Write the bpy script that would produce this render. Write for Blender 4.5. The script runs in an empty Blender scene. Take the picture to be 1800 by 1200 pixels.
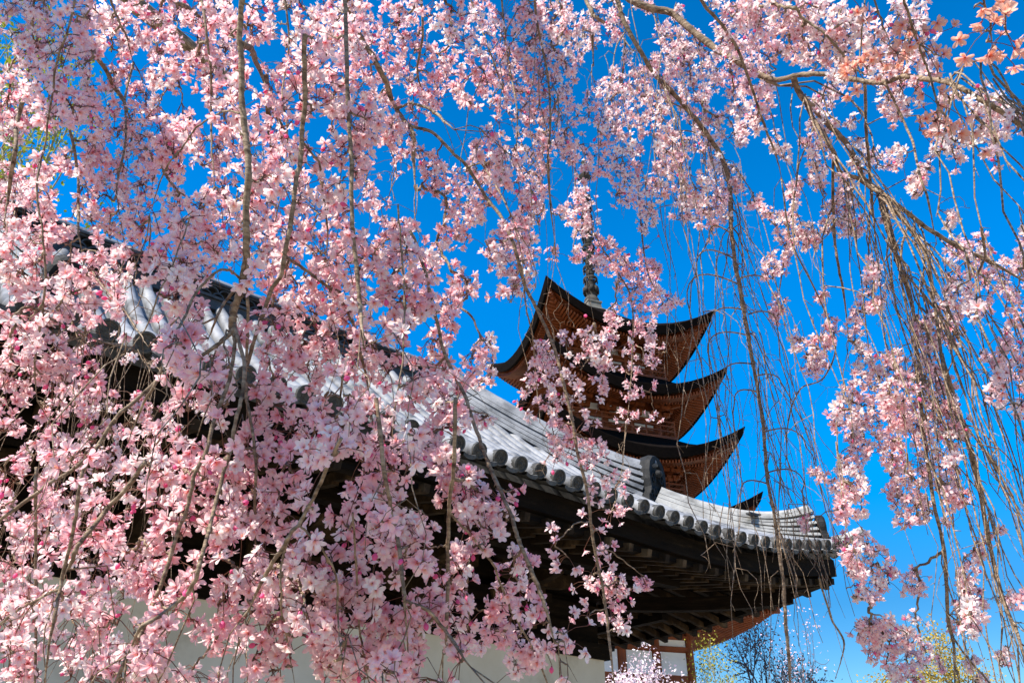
import bpy, math, random
import numpy as np
from mathutils import Vector, Matrix

# ------------------------------------------------------------------ camera, sky, sun, exposure
scene = bpy.context.scene
COL = scene.collection
F_PX, PITCH = 1400.0, math.radians(30.5)          # focal length in photo pixels, camera tilt
CAMZ = 1.6
camd = bpy.data.cameras.new("camera"); cam = bpy.data.objects.new("camera", camd); COL.objects.link(cam)
camd.sensor_width = 36.0; camd.lens = 36.0*F_PX/1800.0; camd.clip_end = 2000; camd.clip_start = 0.05
cam.location = (0, 0, CAMZ); cam.rotation_euler = (math.pi/2+PITCH, 0, 0)
scene.camera = cam

SUN_AZ, SUN_EL = math.radians(229), math.radians(47)
world = bpy.data.worlds.new("World"); scene.world = world; world.use_nodes = True
wn, wl = world.node_tree.nodes, world.node_tree.links
sky = wn.new("ShaderNodeTexSky"); sky.sky_type = 'NISHITA'; sky.sun_disc = False
sky.sun_elevation = SUN_EL; sky.sun_rotation = SUN_AZ
sky.altitude = 300; sky.air_density = 1.0; sky.dust_density = 0.02; sky.ozone_density = 4.0
hsv = wn.new("ShaderNodeHueSaturation"); hsv.inputs['Saturation'].default_value = 1.46; hsv.inputs['Value'].default_value = 1.05; hsv.inputs['Hue'].default_value = 0.500; 
wl.new(sky.outputs[0], hsv.inputs['Color'])
wtc = wn.new("ShaderNodeTexCoord"); wsx = wn.new("ShaderNodeSeparateXYZ"); wrm = wn.new("ShaderNodeValToRGB"); wmx = wn.new("ShaderNodeMixRGB"); wmx.blend_type = 'MULTIPLY'; wmx.inputs[0].default_value = 1.0
wl.new(wtc.outputs['Generated'], wsx.inputs[0]); wl.new(wsx.outputs['Z'], wrm.inputs[0]); wl.new(hsv.outputs[0], wmx.inputs[1]); wl.new(wrm.outputs[0], wmx.inputs[2])
for k_, v_ in ((.20, .46), (.34, .84), (.55, .97), (.85, .78)):      # clear spring air: the horizon is hardly brighter than the zenith
    e_ = wrm.color_ramp.elements[0] if k_ == .20 else (wrm.color_ramp.elements[1] if k_ == .34 else wrm.color_ramp.elements.new(k_)); e_.position = k_; e_.color = (v_, v_, v_, 1)
wl.new(wmx.outputs[0], wn['Background'].inputs[0])
wn['Background'].inputs[1].default_value = 0.15
sund = bpy.data.lights.new("sun", 'SUN'); sun = bpy.data.objects.new("sun", sund); COL.objects.link(sun)
sund.energy = 5.0; sund.angle = math.radians(0.5); sund.color = (1.0, 0.93, 0.81)
SUNV = Vector((math.sin(SUN_AZ)*math.cos(SUN_EL), math.cos(SUN_AZ)*math.cos(SUN_EL), math.sin(SUN_EL)))
sun.rotation_euler = (-SUNV).to_track_quat('-Z', 'Y').to_euler(); sun.location = (-20, -10, 30)
scene.view_settings.view_transform = 'Standard'; scene.view_settings.look = 'None'
scene.view_settings.gamma = 1.0; scene.view_settings.exposure = 1.0; scene.view_settings.use_curve_mapping = False
scene.render.engine = 'CYCLES'
scene.cycles.max_bounces = 8; scene.cycles.transmission_bounces = 6; scene.cycles.diffuse_bounces = 4
scene.cycles.use_denoising = True

rng = np.random.default_rng(7); random.seed(7)

# ------------------------------------------------------------------ helpers
CT, ST = math.cos(PITCH), math.sin(PITCH)
def ray(px, py):
    a = (np.asarray(px, float)-900)/F_PX; b = -(np.asarray(py, float)-600)/F_PX
    return np.stack([a, CT-b*ST, ST+b*CT], -1)
def at(px, py, depth):
    """the point that the photo shows at (px, py), DEPTH metres in front of the lens"""
    return ray(px, py)*np.asarray(depth, float)[..., None] + np.array([0, 0, CAMZ])
def proj(P):
    P = np.asarray(P, float)-np.array([0, 0, CAMZ])
    dep = P[..., 1]*CT+P[..., 2]*ST; up = -P[..., 1]*ST+P[..., 2]*CT
    return 900+F_PX*P[..., 0]/dep, 600-F_PX*up/dep, dep

def empty(name, loc, label=None, cat=None, group=None):
    o = bpy.data.objects.new(name, None); COL.objects.link(o); o.location = loc; o.empty_display_size = 0.3
    if label: o["label"] = label
    if cat: o["category"] = cat
    if group: o["group"] = group
    return o

class MB:
    """collects quads (arrays) and builds ONE mesh object"""
    def __init__(s): s.v = []; s.q = []; s.c = []; s.n = 0; s.col = False
    def add(s, V, Q, C=None):
        V = np.asarray(V, float).reshape(-1, 3); Q = np.asarray(Q, int).reshape(-1, 4)
        s.v.append(V); s.q.append(Q+s.n); s.n += len(V)
        if C is not None:
            s.col = True; s.c.append(np.asarray(C, float).reshape(-1, 3))
        return s
    def grid(s, P, C=None, closed=False):
        P = np.asarray(P, float); m, n = P.shape[:2]
        idx = np.arange(m*n).reshape(m, n)
        if closed: idx = np.concatenate([idx, idx[:, :1]], 1)
        Q = np.stack([idx[:-1, :-1], idx[:-1, 1:], idx[1:, 1:], idx[1:, :-1]], -1).reshape(-1, 4)
        return s.add(P.reshape(-1, 3), Q, None if C is None else np.asarray(C).reshape(-1, 3))
    def box(s, c, ax, ay, az):
        """box from centre and three half-axis vectors"""
        c = np.asarray(c, float); ax, ay, az = (np.asarray(a, float) for a in (ax, ay, az))
        V = [c+i*ax+j*ay+k*az for k in (-1, 1) for j in (-1, 1) for i in (-1, 1)]
        return s.add(V, [[0, 2, 3, 1], [4, 5, 7, 6], [0, 1, 5, 4], [2, 6, 7, 3], [0, 4, 6, 2], [1, 3, 7, 5]])
    def bar(s, p, q, w, h, up=(0, 0, 1)):
        p = np.asarray(p, float); q = np.asarray(q, float); d = q-p; L = np.linalg.norm(d); d = d/L
        u = np.asarray(up, float); r = np.cross(d, u); r /= np.linalg.norm(r); u = np.cross(r, d)
        return s.box((p+q)/2, d*L/2, r*w/2, u*h/2)
    def tube(s, P, R, sides=6, caps=True, C=None):
        P = np.asarray(P, float); R = np.broadcast_to(np.asarray(R, float), (len(P),))
        T = np.gradient(P, axis=0); T /= np.linalg.norm(T, axis=1, keepdims=True)+1e-12
        a = np.array([0, 0, 1.0]) if abs(T[0][2]) < .9 else np.array([1.0, 0, 0])
        N = np.empty_like(P); n = a-T[0]*(a@T[0]); n /= np.linalg.norm(n)
        for i in range(len(P)):
            n = n-T[i]*(n@T[i]); n /= np.linalg.norm(n)+1e-12; N[i] = n
        B = np.cross(T, N); t = np.arange(sides)*2*math.pi/sides
        ring = P[:, None]+R[:, None, None]*(np.cos(t)[None, :, None]*N[:, None]+np.sin(t)[None, :, None]*B[:, None])
        if caps:
            ring = np.concatenate([np.repeat(P[:1, None], sides, 1), ring, np.repeat(P[-1:, None], sides, 1)], 0)
        CC = None if C is None else np.broadcast_to(np.asarray(C, float), ring.shape)
        return s.grid(ring, CC, closed=True)
    def sweep(s, P, prof, side, up, closed=True, caps=True):
        """profile [(a,b)...] swept along P; side/up: direction arrays"""
        P = np.asarray(P, float); side = np.broadcast_to(side, P.shape); up = np.broadcast_to(up, P.shape)
        pr = np.asarray(prof, float)
        G = P[:, None]+pr[None, :, 0:1]*side[:, None]+pr[None, :, 1:2]*up[:, None]
        if caps and closed:
            c0 = np.repeat(G[:1].mean(1, keepdims=True), len(pr), 1); c1 = np.repeat(G[-1:].mean(1, keepdims=True), len(pr), 1)
            G = np.concatenate([c0, G, c1], 0)
        return s.grid(G, closed=closed)
    def lathe(s, base, axis, prof, n=20, e1=None):
        axis = np.asarray(axis, float)/np.linalg.norm(axis)
        a = np.array([0, 0, 1.0]) if abs(axis[2]) < .9 else np.array([1.0, 0, 0])
        e1 = np.cross(axis, a); e1 /= np.linalg.norm(e1); e2 = np.cross(axis, e1)
        t = np.arange(n)*2*math.pi/n; d = np.cos(t)[:, None]*e1+np.sin(t)[:, None]*e2
        G = np.array([np.asarray(base)+axis*z+d*r for r, z in prof])
        return s.grid(G, closed=True)
    def build(s, name, mat, parent=None, smooth=False, origin=None, link=True):
        V = np.concatenate(s.v); Q = np.concatenate(s.q)
        o0 = np.array(parent_world(parent)) if parent is not None else (V.mean(0) if origin is None else np.asarray(origin))
        me = bpy.data.meshes.new(name)
        me.vertices.add(len(V)); me.vertices.foreach_set("co", (V-o0).astype(np.float32).ravel())
        me.loops.add(len(Q)*4); me.loops.foreach_set("vertex_index", Q.astype(np.int32).ravel())
        me.polygons.add(len(Q)); me.polygons.foreach_set("loop_start", (np.arange(len(Q))*4).astype(np.int32))
        me.polygons.foreach_set("use_smooth", np.full(len(Q), smooth, dtype=bool))
        me.update(calc_edges=True)
        if s.col:
            C = np.concatenate(s.c); at_ = me.color_attributes.new("tint", 'FLOAT_COLOR', 'POINT')
            at_.data.foreach_set("color", np.concatenate([C, np.ones((len(C), 1))], 1).astype(np.float32).ravel())
        me.validate()
        me.materials.append(mat)
        o = bpy.data.objects.new(name, me); COL.objects.link(o)
        if parent is not None: o.parent = parent
        else: o.location = o0
        return o
def parent_world(p):
    v = Vector((0, 0, 0))
    while p is not None: v += p.location; p = p.parent
    return v

# ------------------------------------------------------------------ materials
def mat(name, rough=0.7, spec=0.4):
    m = bpy.data.materials.new(name); m.use_nodes = True
    b = m.node_tree.nodes["Principled BSDF"]; b.inputs["Roughness"].default_value = rough
    b.inputs["Specular IOR Level"].default_value = spec
    return m, m.node_tree.nodes, m.node_tree.links, b
def noisy(name, stops, scale=6, detail=6, rough=0.7, spec=0.35, bump=0.0, bscale=None, stretch=None, coord='Object', rvar=0.0):
    m, n, l, b = mat(name, rough, spec)
    tc = n.new("ShaderNodeTexCoord"); src = tc.outputs[coord]
    if stretch:
        mp = n.new("ShaderNodeMapping"); mp.inputs['Scale'].default_value = stretch; l.new(src, mp.inputs[0]); src = mp.outputs[0]
    t = n.new("ShaderNodeTexNoise"); t.inputs['Scale'].default_value = scale; t.inputs['Detail'].default_value = detail
    t.inputs['Roughness'].default_value = 0.62; l.new(src, t.inputs['Vector'])
    r = n.new("ShaderNodeValToRGB"); l.new(t.outputs['Fac'], r.inputs[0])
    e = r.color_ramp.elements
    while len(e) < len(stops): e.new(0.5)
    for k, (p, c) in enumerate(stops): e[k].position = p; e[k].color = (*c, 1)
    l.new(r.outputs[0], b.inputs['Base Color'])
    if bump:
        t2 = n.new("ShaderNodeTexNoise"); t2.inputs['Scale'].default_value = bscale or scale*4; t2.inputs['Detail'].default_value = 5
        l.new(src, t2.inputs['Vector'])
        bp = n.new("ShaderNodeBump"); bp.inputs['Strength'].default_value = bump; bp.inputs['Distance'].default_value = 0.02
        l.new(t2.outputs['Fac'], bp.inputs['Height']); l.new(bp.outputs[0], b.inputs['Normal'])
    return m

M_TILE = noisy("grey_clay_tile", [(.34, (.06, .063, .07)), (.48, (.19, .195, .21)), (.72, (.33, .335, .355))], scale=2.4, detail=12, rough=.5, spec=.4, bump=.25, bscale=30)
M_TILE2 = noisy("pale_clay_tile", [(.32, (.17, .165, .155)), (.5, (.34, .33, .315)), (.75, (.47, .46, .44))], scale=4, detail=9, rough=.5, spec=.4, bump=.2, bscale=30)
M_TILE_DARK = noisy("weathered_dark_tile", [(.3, (.02, .02, .021)), (.6, (.055, .055, .058)), (.8, (.11, .11, .11))], scale=9, rough=.6, bump=.35, bscale=40)
M_ONI = noisy("black_ridge_end_clay", [(.3, (.008, .008, .008)), (.6, (.02, .02, .021)), (.8, (.05, .05, .05))], scale=9, rough=.7, spec=.2, bump=.35, bscale=40)
M_DISC = noisy("end_tile_clay", [(.3, (.025, .024, .022)), (.55, (.06, .058, .055)), (.8, (.13, .13, .13))], scale=14, rough=.6, bump=.3, bscale=60)
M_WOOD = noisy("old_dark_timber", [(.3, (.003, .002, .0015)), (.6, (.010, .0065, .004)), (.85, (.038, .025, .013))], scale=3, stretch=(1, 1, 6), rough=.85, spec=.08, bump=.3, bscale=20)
M_RAFTER = noisy("weathered_rafter_wood", [(.3, (.008, .005, .003)), (.52, (.028, .017, .009)), (.75, (.13, .082, .042))], scale=2.5, rough=.8, spec=.1, bump=.3, bscale=20)
M_WALL = noisy("white_plaster", [(.30, (.40, .345, .27)), (.45, (.63, .575, .48)), (.7, (.72, .67, .59))], scale=.9, detail=8, rough=.9, spec=.15, bump=.12, bscale=12)
M_BARK_ROOF = noisy("cypress_bark_thatch", [(.3, (.003, .002, .0018)), (.6, (.008, .0055, .0045)), (.85, (.018, .012, .009))], scale=5, stretch=(1, 1, 8), rough=.95, spec=.05, bump=.5, bscale=25)
M_RED = noisy("vermilion_timber", [(.3, (.12, .028, .007)), (.55, (.22, .054, .013)), (.8, (.30, .085, .023))], scale=2.5, rough=.6, bump=.1)
M_REDWHITE = noisy("panel_plaster", [(.3, (.7, .69, .68)), (.7, (.82, .82, .82))], scale=2, rough=.85)
M_BRONZE = noisy("weathered_bronze", [(.3, (.012, .011, .010)), (.55, (.045, .04, .035)), (.8, (.14, .13, .11))], scale=2.2, rough=.85, spec=.15)
M_STONE = noisy("sorin_base_metal", [(.3, (.10, .092, .075)), (.7, (.20, .185, .155))], scale=3, rough=.6)
M_GROUND = noisy("pale_sand_ground", [(.3, (.29, .245, .18)), (.7, (.40, .345, .26))], scale=2, detail=10, rough=.95, spec=.1, bump=.2, bscale=60)

def bark_mat(name, dark, mid, light):
    m, n, l, b = mat(name, .8, .25)
    tc = n.new("ShaderNodeTexCoord")
    a = n.new("ShaderNodeTexNoise"); a.inputs['Scale'].default_value = 55; a.inputs['Detail'].default_value = 6; a.inputs['Roughness'].default_value = .65
    mp = n.new("ShaderNodeMapping"); mp.inputs['Scale'].default_value = (.6, .6, 2.4)
    l.new(tc.outputs['Object'], mp.inputs[0]); l.new(mp.outputs[0], a.inputs['Vector'])
    r = n.new("ShaderNodeValToRGB"); e = r.color_ramp.elements; e.new(.5)
    for k, (p, c) in enumerate(((.33, dark), (.5, mid), (.68, light))): e[k].position = p; e[k].color = (*c, 1)
    l.new(a.outputs['Fac'], r.inputs[0]); l.new(r.outputs[0], b.inputs['Base Color'])
    bp = n.new("ShaderNodeBump"); bp.inputs['Strength'].default_value = .9; bp.inputs['Distance'].default_value = .004
    l.new(a.outputs['Fac'], bp.inputs['Height']); l.new(bp.outputs[0], b.inputs['Normal'])
    return m
M_BARK = bark_mat("cherry_bark", (.06, .040, .027), (.21, .148, .098), (.40, .31, .22))
M_TWIG = bark_mat("cherry_twig_bark", (.06, .038, .027), (.21, .145, .095), (.42, .33, .24))
M_FARBARK = bark_mat("far_tree_bark", (.04, .03, .034), (.10, .07, .07), (.18, .14, .12))
M_PALEBARK = bark_mat("pale_far_bark", (.16, .14, .09), (.30, .26, .17), (.45, .40, .28))

def petal_mat(name, trans=.38, gloss=.03):
    m = bpy.data.materials.new(name); m.use_nodes = True; n, l = m.node_tree.nodes, m.node_tree.links
    n.remove(n["Principled BSDF"]); out = n["Material Output"]
    a = n.new("ShaderNodeAttribute"); a.attribute_name = "tint"
    d = n.new("ShaderNodeBsdfDiffuse"); t = n.new("ShaderNodeBsdfTranslucent"); g = n.new("ShaderNodeBsdfGlossy")
    g.inputs['Roughness'].default_value = .45
    l.new(a.outputs['Color'], d.inputs[0]); l.new(a.outputs['Color'], t.inputs[0])
    mx = n.new("ShaderNodeMixShader"); mx.inputs[0].default_value = trans; l.new(d.outputs[0], mx.inputs[1]); l.new(t.outputs[0], mx.inputs[2])
    m2 = n.new("ShaderNodeMixShader"); m2.inputs[0].default_value = gloss; l.new(mx.outputs[0], m2.inputs[1]); l.new(g.outputs[0], m2.inputs[2])
    l.new(m2.outputs[0], out.inputs[0])
    return m
M_PETAL = petal_mat("cherry_petal", .55)
M_LEAF = petal_mat("young_leaf", .28, 0.0)

# ------------------------------------------------------------------ ground
g = MB(); gx = np.linspace(-400, 400, 41)
g.grid(np.array([[(x, y, 0.0) for x in gx] for y in gx+300]))
go = g.build("ground", M_GROUND); go["kind"] = "structure"

# ------------------------------------------------------------------ temple hall
AZ = math.radians(49.5)
EU = np.array([math.sin(AZ), math.cos(AZ), 0]); EN = np.array([math.cos(AZ), -math.sin(AZ), 0]); UP = np.array([0, 0, 1.0])
HE = 3.0
O0 = ray(893, 815); O0 = O0/O0[2]*HE; O0 = np.array([O0[0], O0[1], CAMZ])
W, RISE, CV, UC, UL, OV = 4.55, 3.35, .45, 6.6, -9.6, 2.6
_US = [-9.6, -8.6, -7, -4.7, -3.7, -2, 0, 1.5, 2.9, 3.66, 4.4, 4.8, 5.6, 6.1, 6.6]; _ZS = [.5, .3, .1, .02, 0, 0, 0, -.02, -.06, -.05, 0.01, .07, .2, .30, .42]
_xs = np.linspace(-9.6, 6.6, 200); _zs = np.convolve(np.pad(np.interp(_xs, _US, _ZS), 6, mode='edge'), np.ones(13)/13, 'valid')
def ze(u): return np.interp(u, _xs, _zs)
def roofz(u, s): return HE+RISE*((1-CV)*s+CV*s*s)+ze(u)*(1-np.clip(s, 0, 1))**2
def RF(u, s, dz=0.0):
    """front slope: u along the eave, s from eave (0) to ridge (1)"""
    u, s, dz = np.broadcast_arrays(np.asarray(u, float), np.asarray(s, float), np.asarray(dz, float))
    return O0+u[..., None]*EU-(W*s)[..., None]*EN+(roofz(u, s)+dz)[..., None]*UP
CORNER = O0+UC*EU
def RS(v, s, dz=0.0):
    """right side slope: v from the front corner backwards"""
    v, s, dz = np.broadcast_arrays(np.asarray(v, float), np.asarray(s, float), np.asarray(dz, float))
    vv = np.minimum(v, 2*W-v)
    return CORNER-v[..., None]*EN-(W*s)[..., None]*EU+(roofz(UC-vv, s)+dz)[..., None]*UP

hall = empty("temple_hall", (float(O0[0]+EU[0]-2.4*EN[0]), float(O0[1]+EU[1]-2.4*EN[1]), 0),
             "temple hall with curved grey tiled roof, white plaster wall and dark deep timber eaves", "temple building")
PITCHU = .265
def slope(mb, fn, ulo, uhi, smax, umin_end):
    """pan-tile sheet and roll tiles of one slope"""
    cols = np.arange(ulo+PITCHU/2, uhi, PITCHU)
    for u in cols:
        sm = smax(u)
        if sm < .03: continue
        ss = np.linspace(-.012, sm, max(4, int(sm*26)))
        # pan between this roll and the next: concave channel with stepped courses
        for us in (np.linspace(u, u+PITCHU, 7),):
            ns = max(4, int(sm*44)); S = np.linspace(-.008, min(sm, smax(u+PITCHU))+.02, ns)
            S2 = np.repeat(S, 2)[1:-1]; k = np.arange(len(S2)) % 2
            x = (us-u)/PITCHU; dip = -.055*np.sin(np.pi*x)
            mb.grid(fn(us[None, :]+0*S2[:, None], S2[:, None]+0*us[None, :], dip[None, :]+np.where(k == 0, .016, 0)[:, None]))
        P = fn(np.full_like(ss, u), ss, .03)
        r = np.full(len(ss), .078); r[::3] *= 1.05; r *= rng.uniform(.97, 1.03, len(ss))
        P = P+rng.normal(0, .004, P.shape)
        mb.tube(P, r, 12, caps=False)
    return cols
roof = MB()
cols_f = slope(roof, RF, -9.3, UC-.1, lambda u: float(np.clip((UC-u)/W, 0, 1) if u > 0 else np.clip((u-UL)/W, 0, 1)), 0)
cols_s = slope(roof, RS, .1, 2*W-.1, lambda v: float(np.clip(min(v, 2*W-v)/W, 0, 1)), 0)
# far slopes close the roof
ub = np.linspace(UL, UC, 20); sb = np.linspace(0, 1, 8)
def RB(u, s): return RF(u, s)-2*W*(1-s)[..., None]*EN
A, B = np.meshgrid(ub, sb); lim = np.clip(A, UL+W*B, UC-W*B); roof.grid(RB(lim, B))
vb = np.linspace(0, 2*W, 14); A, B = np.meshgrid(vb, sb); A = np.clip(A, W*B, 2*W-W*B)
roof.grid(O0+UL*EU-A[..., None]*EN+(W*B)[..., None]*EU+roofz(np.full_like(A, -2.0), B)[..., None]*UP)
roof_o = roof.build("roof", M_TILE, hall, smooth=True)

# round end tiles with a raised rim and three-comma swirl, and the crescent lip tiles between them
def disc_mesh(name):
    d = MB(); n = 24
    d.lathe((0, 0, 0), (0, 0, 1), [(.088, -.10), (.098, -.02), (.10, .012), (.082, .014), (.076, -.004), (.050, -.004), (.048, .004), (.043, .004), (.041, -.006), (0.001, -.006)], n)
    for k in range(3):
        a0 = k*2*math.pi/3; t = np.linspace(0, 1.9, 8)
        P = np.stack([(.012+.011*t)*np.cos(a0+t), (.012+.011*t)*np.sin(a0+t), np.full(8, -.004)], -1)
        d.tube(P, np.linspace(.012, .003, 8), 5)
    for k in range(12):
        a0 = k*math.pi/6; d.tube([(.063*math.cos(a0), .063*math.sin(a0), -.006), (.063*math.cos(a0), .063*math.sin(a0), .002)], [.007, .004], 6)
    return d
proto = disc_mesh("end_tile").build("end_tile", M_DISC, hall, smooth=False); dm = proto.data
bpy.data.objects.remove(proto)
hl = np.array(hall.location)
dm.transform(Matrix.Translation(Vector(hl)))
def place_disc(P, d, sc=.84):
    o = bpy.data.objects.new("end_tile", dm); COL.objects.link(o); o.parent = roof_o
    q = Vector(d).to_track_quat('Z', 'Y')
    o.rotation_euler = (q.to_matrix().to_4x4() @ Matrix.Rotation(random.uniform(0, 6), 4, 'Z')).to_euler(); o.location = Vector(P)-Vector(hl); o.scale = (sc, sc, sc)
for u in cols_f:
    if u < -6: continue
    p0, p1 = RF(u, -.016, .035), RF(u, .05, .035); d = p0-p1; d /= np.linalg.norm(d)
    place_disc(p0, d)
for v in cols_s[:14]:
    p0, p1 = RS(v, -.016, .035), RS(v, .05, .035); d = p0-p1; d /= np.linalg.norm(d)
    place_disc(p0, d)
for fn, cols, uend in ((RF, cols_f, 6.3), (RS, cols_s, 8.8)):
    lip = MB()
    for u in cols:
        if fn is RF and u < -7 or u+PITCHU > uend: continue
        us = np.linspace(u+.06, u+PITCHU-.06, 7); x = (us-u)/PITCHU; dip = -.058*np.sin(np.pi*x)
        top = fn(us, np.full(7, -.022), dip+.012); bot = fn(us, np.full(7, -.020), dip-.016-.014*np.sin(np.pi*x)); bk = fn(us, np.full(7, .02), dip-.016-.014*np.sin(np.pi*x))
        tb = fn(us, np.full(7, .0), dip+.012)
        lip.grid(np.stack([tb, top, bot, bk]))
    lip.build("eave_lip", M_DISC, roof_o, smooth=False)

# main ridge: courses, two rows of interlocking arcs, cap
def frame_of(P):
    T = np.gradient(P, axis=0); T /= np.linalg.norm(T, axis=1, keepdims=True)
    S = np.cross(T, UP); S /= np.linalg.norm(S, axis=1, keepdims=True); N = np.cross(S, T)
    return T, S, N
ridge = MB(); u = np.linspace(UL+W-.2, UC-W+.25, 40); base = RF(u, np.ones_like(u), -.05)+np.array([0, 0, 0])
T, S, N = frame_of(base)
def slab(mb, P, S, N, z0, z1, w):
    mb.sweep(P, [(-w, z0), (w, z0), (w, z1), (-w, z1)], S, N)
slab(ridge, base, S, N, -.1, .06, .20); slab(ridge, base, S, N, .062, .10, .23); slab(ridge, base, S, N, .102, .13, .19)
slab(ridge, base, S, N, .132, .30, .03)
slab(ridge, base, S, N, .30, .325, .17); slab(ridge, base, S, N, .327, .36, .20)
ridge.tube(base+N*.40, .085, 12)
for i, uu in enumerate(np.arange(UL+W, UC-W+.1, .19)):
    for row in (0, 1):
        c = RF(uu+.095*row, 1.0, .08+.082*row); t = np.linspace(0, math.pi, 9)
        for sgn in (1,):
            for off in (.11, -.11):
                P = c+off*EN+np.cos(t)[:, None]*.085*EU+np.sin(t)[:, None]*.075*UP
                ridge.sweep(P, [(-.04, -.010), (.04, -.010), (.04, .010), (-.04, .010)], np.broadcast_to(EN, P.shape), np.cos(t)[:, None]*EU+np.sin(t)[:, None]*UP)
ridge.build("main_ridge", M_TILE_DARK, hall)
cap = MB(); cap.tube(base+N*.42, .095, 12); cap.build("ridge_cap", M_TILE, hall, smooth=True)

# corner ridge in two stages, each of thin courses under a roll cap, ending in carved end tiles
def hipP(s, dz=0): return RF(UC-W*s, s, dz)
def onigawara(name, parent, c, d, w, h, matl, thick=.10):
    """carved ridge-end plate facing direction d: rounded shoulders, side curls, raised boss"""
    d = np.asarray(d, float)/np.linalg.norm(d); sd = np.cross(UP, d); sd /= np.linalg.norm(sd); up = np.cross(d, sd)
    m = MB()
    prof = [(0, 1.0), (.22, .97), (.40, .86), (.50, .68), (.50, .50), (.44, .36), (.50, .24), (.64, .16), (.66, .04), (.52, -.03), (.36, .02), (.26, .10), (.14, .04), (0, .02)]
    ring = prof+[(-x, y) for x, y in prof[-2:0:-1]]
    rp = np.array([c+sd*w*x+up*h*y for x, y in ring])
    cen = np.repeat((c+up*h*.45)[None], len(rp), 0)
    m.grid(np.stack([cen-d*thick, cen*.15+rp*.85-d*thick, rp-d*thick*.9, rp+d*thick*.1, cen*.08+rp*.92+d*thick*.55, cen*.3+rp*.7+d*thick*.5, cen*.35+rp*.65+d*thick*.2, cen+d*thick*.25]), closed=True)
    for sx in (-1, 1):
        for (cx, cy, r0) in ((.36, .20, .13), (.22, .52, .12), (.18, .28, .09)):
            t = np.linspace(0, 8, 18); rr = r0*(1-t/9.5)
            P = c+d*thick*.5+sd[None]*(w*(sx*(cx+rr*np.cos(t))))[:, None]+up[None]*(h*(cy+rr*np.sin(t)))[:, None]
            m.tube(P, .016*w/.5, 5)
    m.lathe(c+up*h*.62+d*thick*.2, d, [(.15*w, 0), (.14*w, thick*.5), (.09*w, thick*.8), (.001, thick*.9)], 14)
    return m.build(name, matl, parent, smooth=False)
def hip_stage(s0, s1, courses, ch, w, lift, capr, matl, name="corner_ridge"):
    s = np.linspace(s0, s1, 26); x = (s0-s)/(s0-s1)
    P = hipP(s, 0.0)+np.outer(lift(x), UP); P0 = hipP(s, -.08)
    T, S, N = frame_of(P)
    m = MB(); hh = lift(x)+ .02
    for k in range(courses):
        z0 = k*ch; ww = w*(1-.05*k)+(.02 if k == 0 else 0)+.012*(k % 2)
        off = hh*0
        frac = (k)/max(1, courses-1)
        Pk = hipP(s, .02)+np.outer(lift(x)*frac, UP)
        m.sweep(Pk, [(-ww, z0), (ww, z0), (ww, z0+ch*.80), (-ww, z0+ch*.80)], S, N)
        m.sweep(Pk, [(-ww+.025, z0+ch*.7), (ww-.025, z0+ch*.7), (ww-.025, z0+ch*1.15), (-ww+.025, z0+ch*1.15)], S, N)
    top = hipP(s, .02)+np.outer(lift(x), UP)+N*(courses*ch+capr*.45)
    rr = np.full(len(s), capr); rr[::4] *= 1.05
    m.tube(top, rr, 14)
    # foot row of half-round tiles along both sides
    o = m.build(name, matl, hall, smooth=False)
    return o, P, S, N, T, top
st1, P1, S1, N1, T1, top1 = hip_stage(1.0, .46, 5, .062, .17, lambda x: .06+.16*x**3, .085, M_TILE)
st2, P2, S2_, N2, T2, top2 = hip_stage(.43, .055, 6, .042, .15, lambda x: -.03+.30*x**3.2, .07, M_TILE2)
hd = EU+EN; hd /= np.linalg.norm(hd)
onigawara("ridge_end_tile", st1, hipP(.448, -.10)+hd*.14, EN+hd*.12, .46, .90, M_ONI, .16)
tb = MB(); t = np.linspace(0, 1, 8); pb = top1[-1][None]+np.outer(t*.22-.05, hd)+np.outer(.05*t**2+.02, UP); tb.tube(pb, np.linspace(.080, .072, 8), 12); tb.build("ridge_end_roll", M_TILE, st1, smooth=True)
onigawara("ridge_end_tile", st2, hipP(.045, .05), hd, .26, .42, M_ONI, .07)
tp = MB(); t = np.linspace(0, 1, 10); b0 = hipP(.035, .05)
pt = b0[None]+np.outer(t*.52, hd)+np.outer(.0+.05*t+.12*t**2, UP); tp.tube(pt, np.linspace(.095, .075, 10), 12)
for k in (-1, 1):
    sd = np.cross(UP, hd)
    tp.sweep(b0[None]+np.outer(t*.40, hd)+np.outer(-.07+.08*t+.12*t**2, UP)+k*.10*sd, [(-.09, -.02), (.09, -.03), (.09, .01), (-.09, .03)], np.broadcast_to(sd, (10, 3)), np.broadcast_to(UP, (10, 3)))
tp.build("corner_tip_tile", M_TILE2, roof_o, smooth=True)
fin = MB(); c = hipP(.18, .33)-EU*.15
fin.sweep([c-EU*.20, c, c+EU*.09, c+EU*.17], [(-.04, -.03), (.04, -.03), (.04, .03), (-.04, .03)], np.broadcast_to(EN, (4, 3)), np.array([[0, 0, .4], [0, 0, .8], [0, 0, 1.2], [.1, .1, .6]]))
fin.build("roof_fin", M_TILE_DARK, hall)
# ridge running down the slope near the left end
kd = MB(); s = np.linspace(.98, .60, 16); Pk = RF(np.linspace(-4.75, -4.05, 16), s, 0); Tk, Sk, Nk = frame_of(Pk); lift = .10*np.linspace(0, 1, 16)**2
for k in range(4):
    ww = .17-.012*k+.015*(k % 2); kd.sweep(Pk+np.outer(lift*k/3, UP), [(-ww, k*.062), (ww, k*.062), (ww, k*.062+.05), (-ww, k*.062+.05)], Sk, Nk)
kd.tube(Pk+Nk*.29+np.outer(lift, UP), .09, 12)
kdo = kd.build("descending_ridge", M_TILE, hall, smooth=False)
onigawara("ridge_end_tile", kdo, Pk[-1]+UP*.0, -Tk[-1]*-1, .32, .48, M_ONI, .10)

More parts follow.
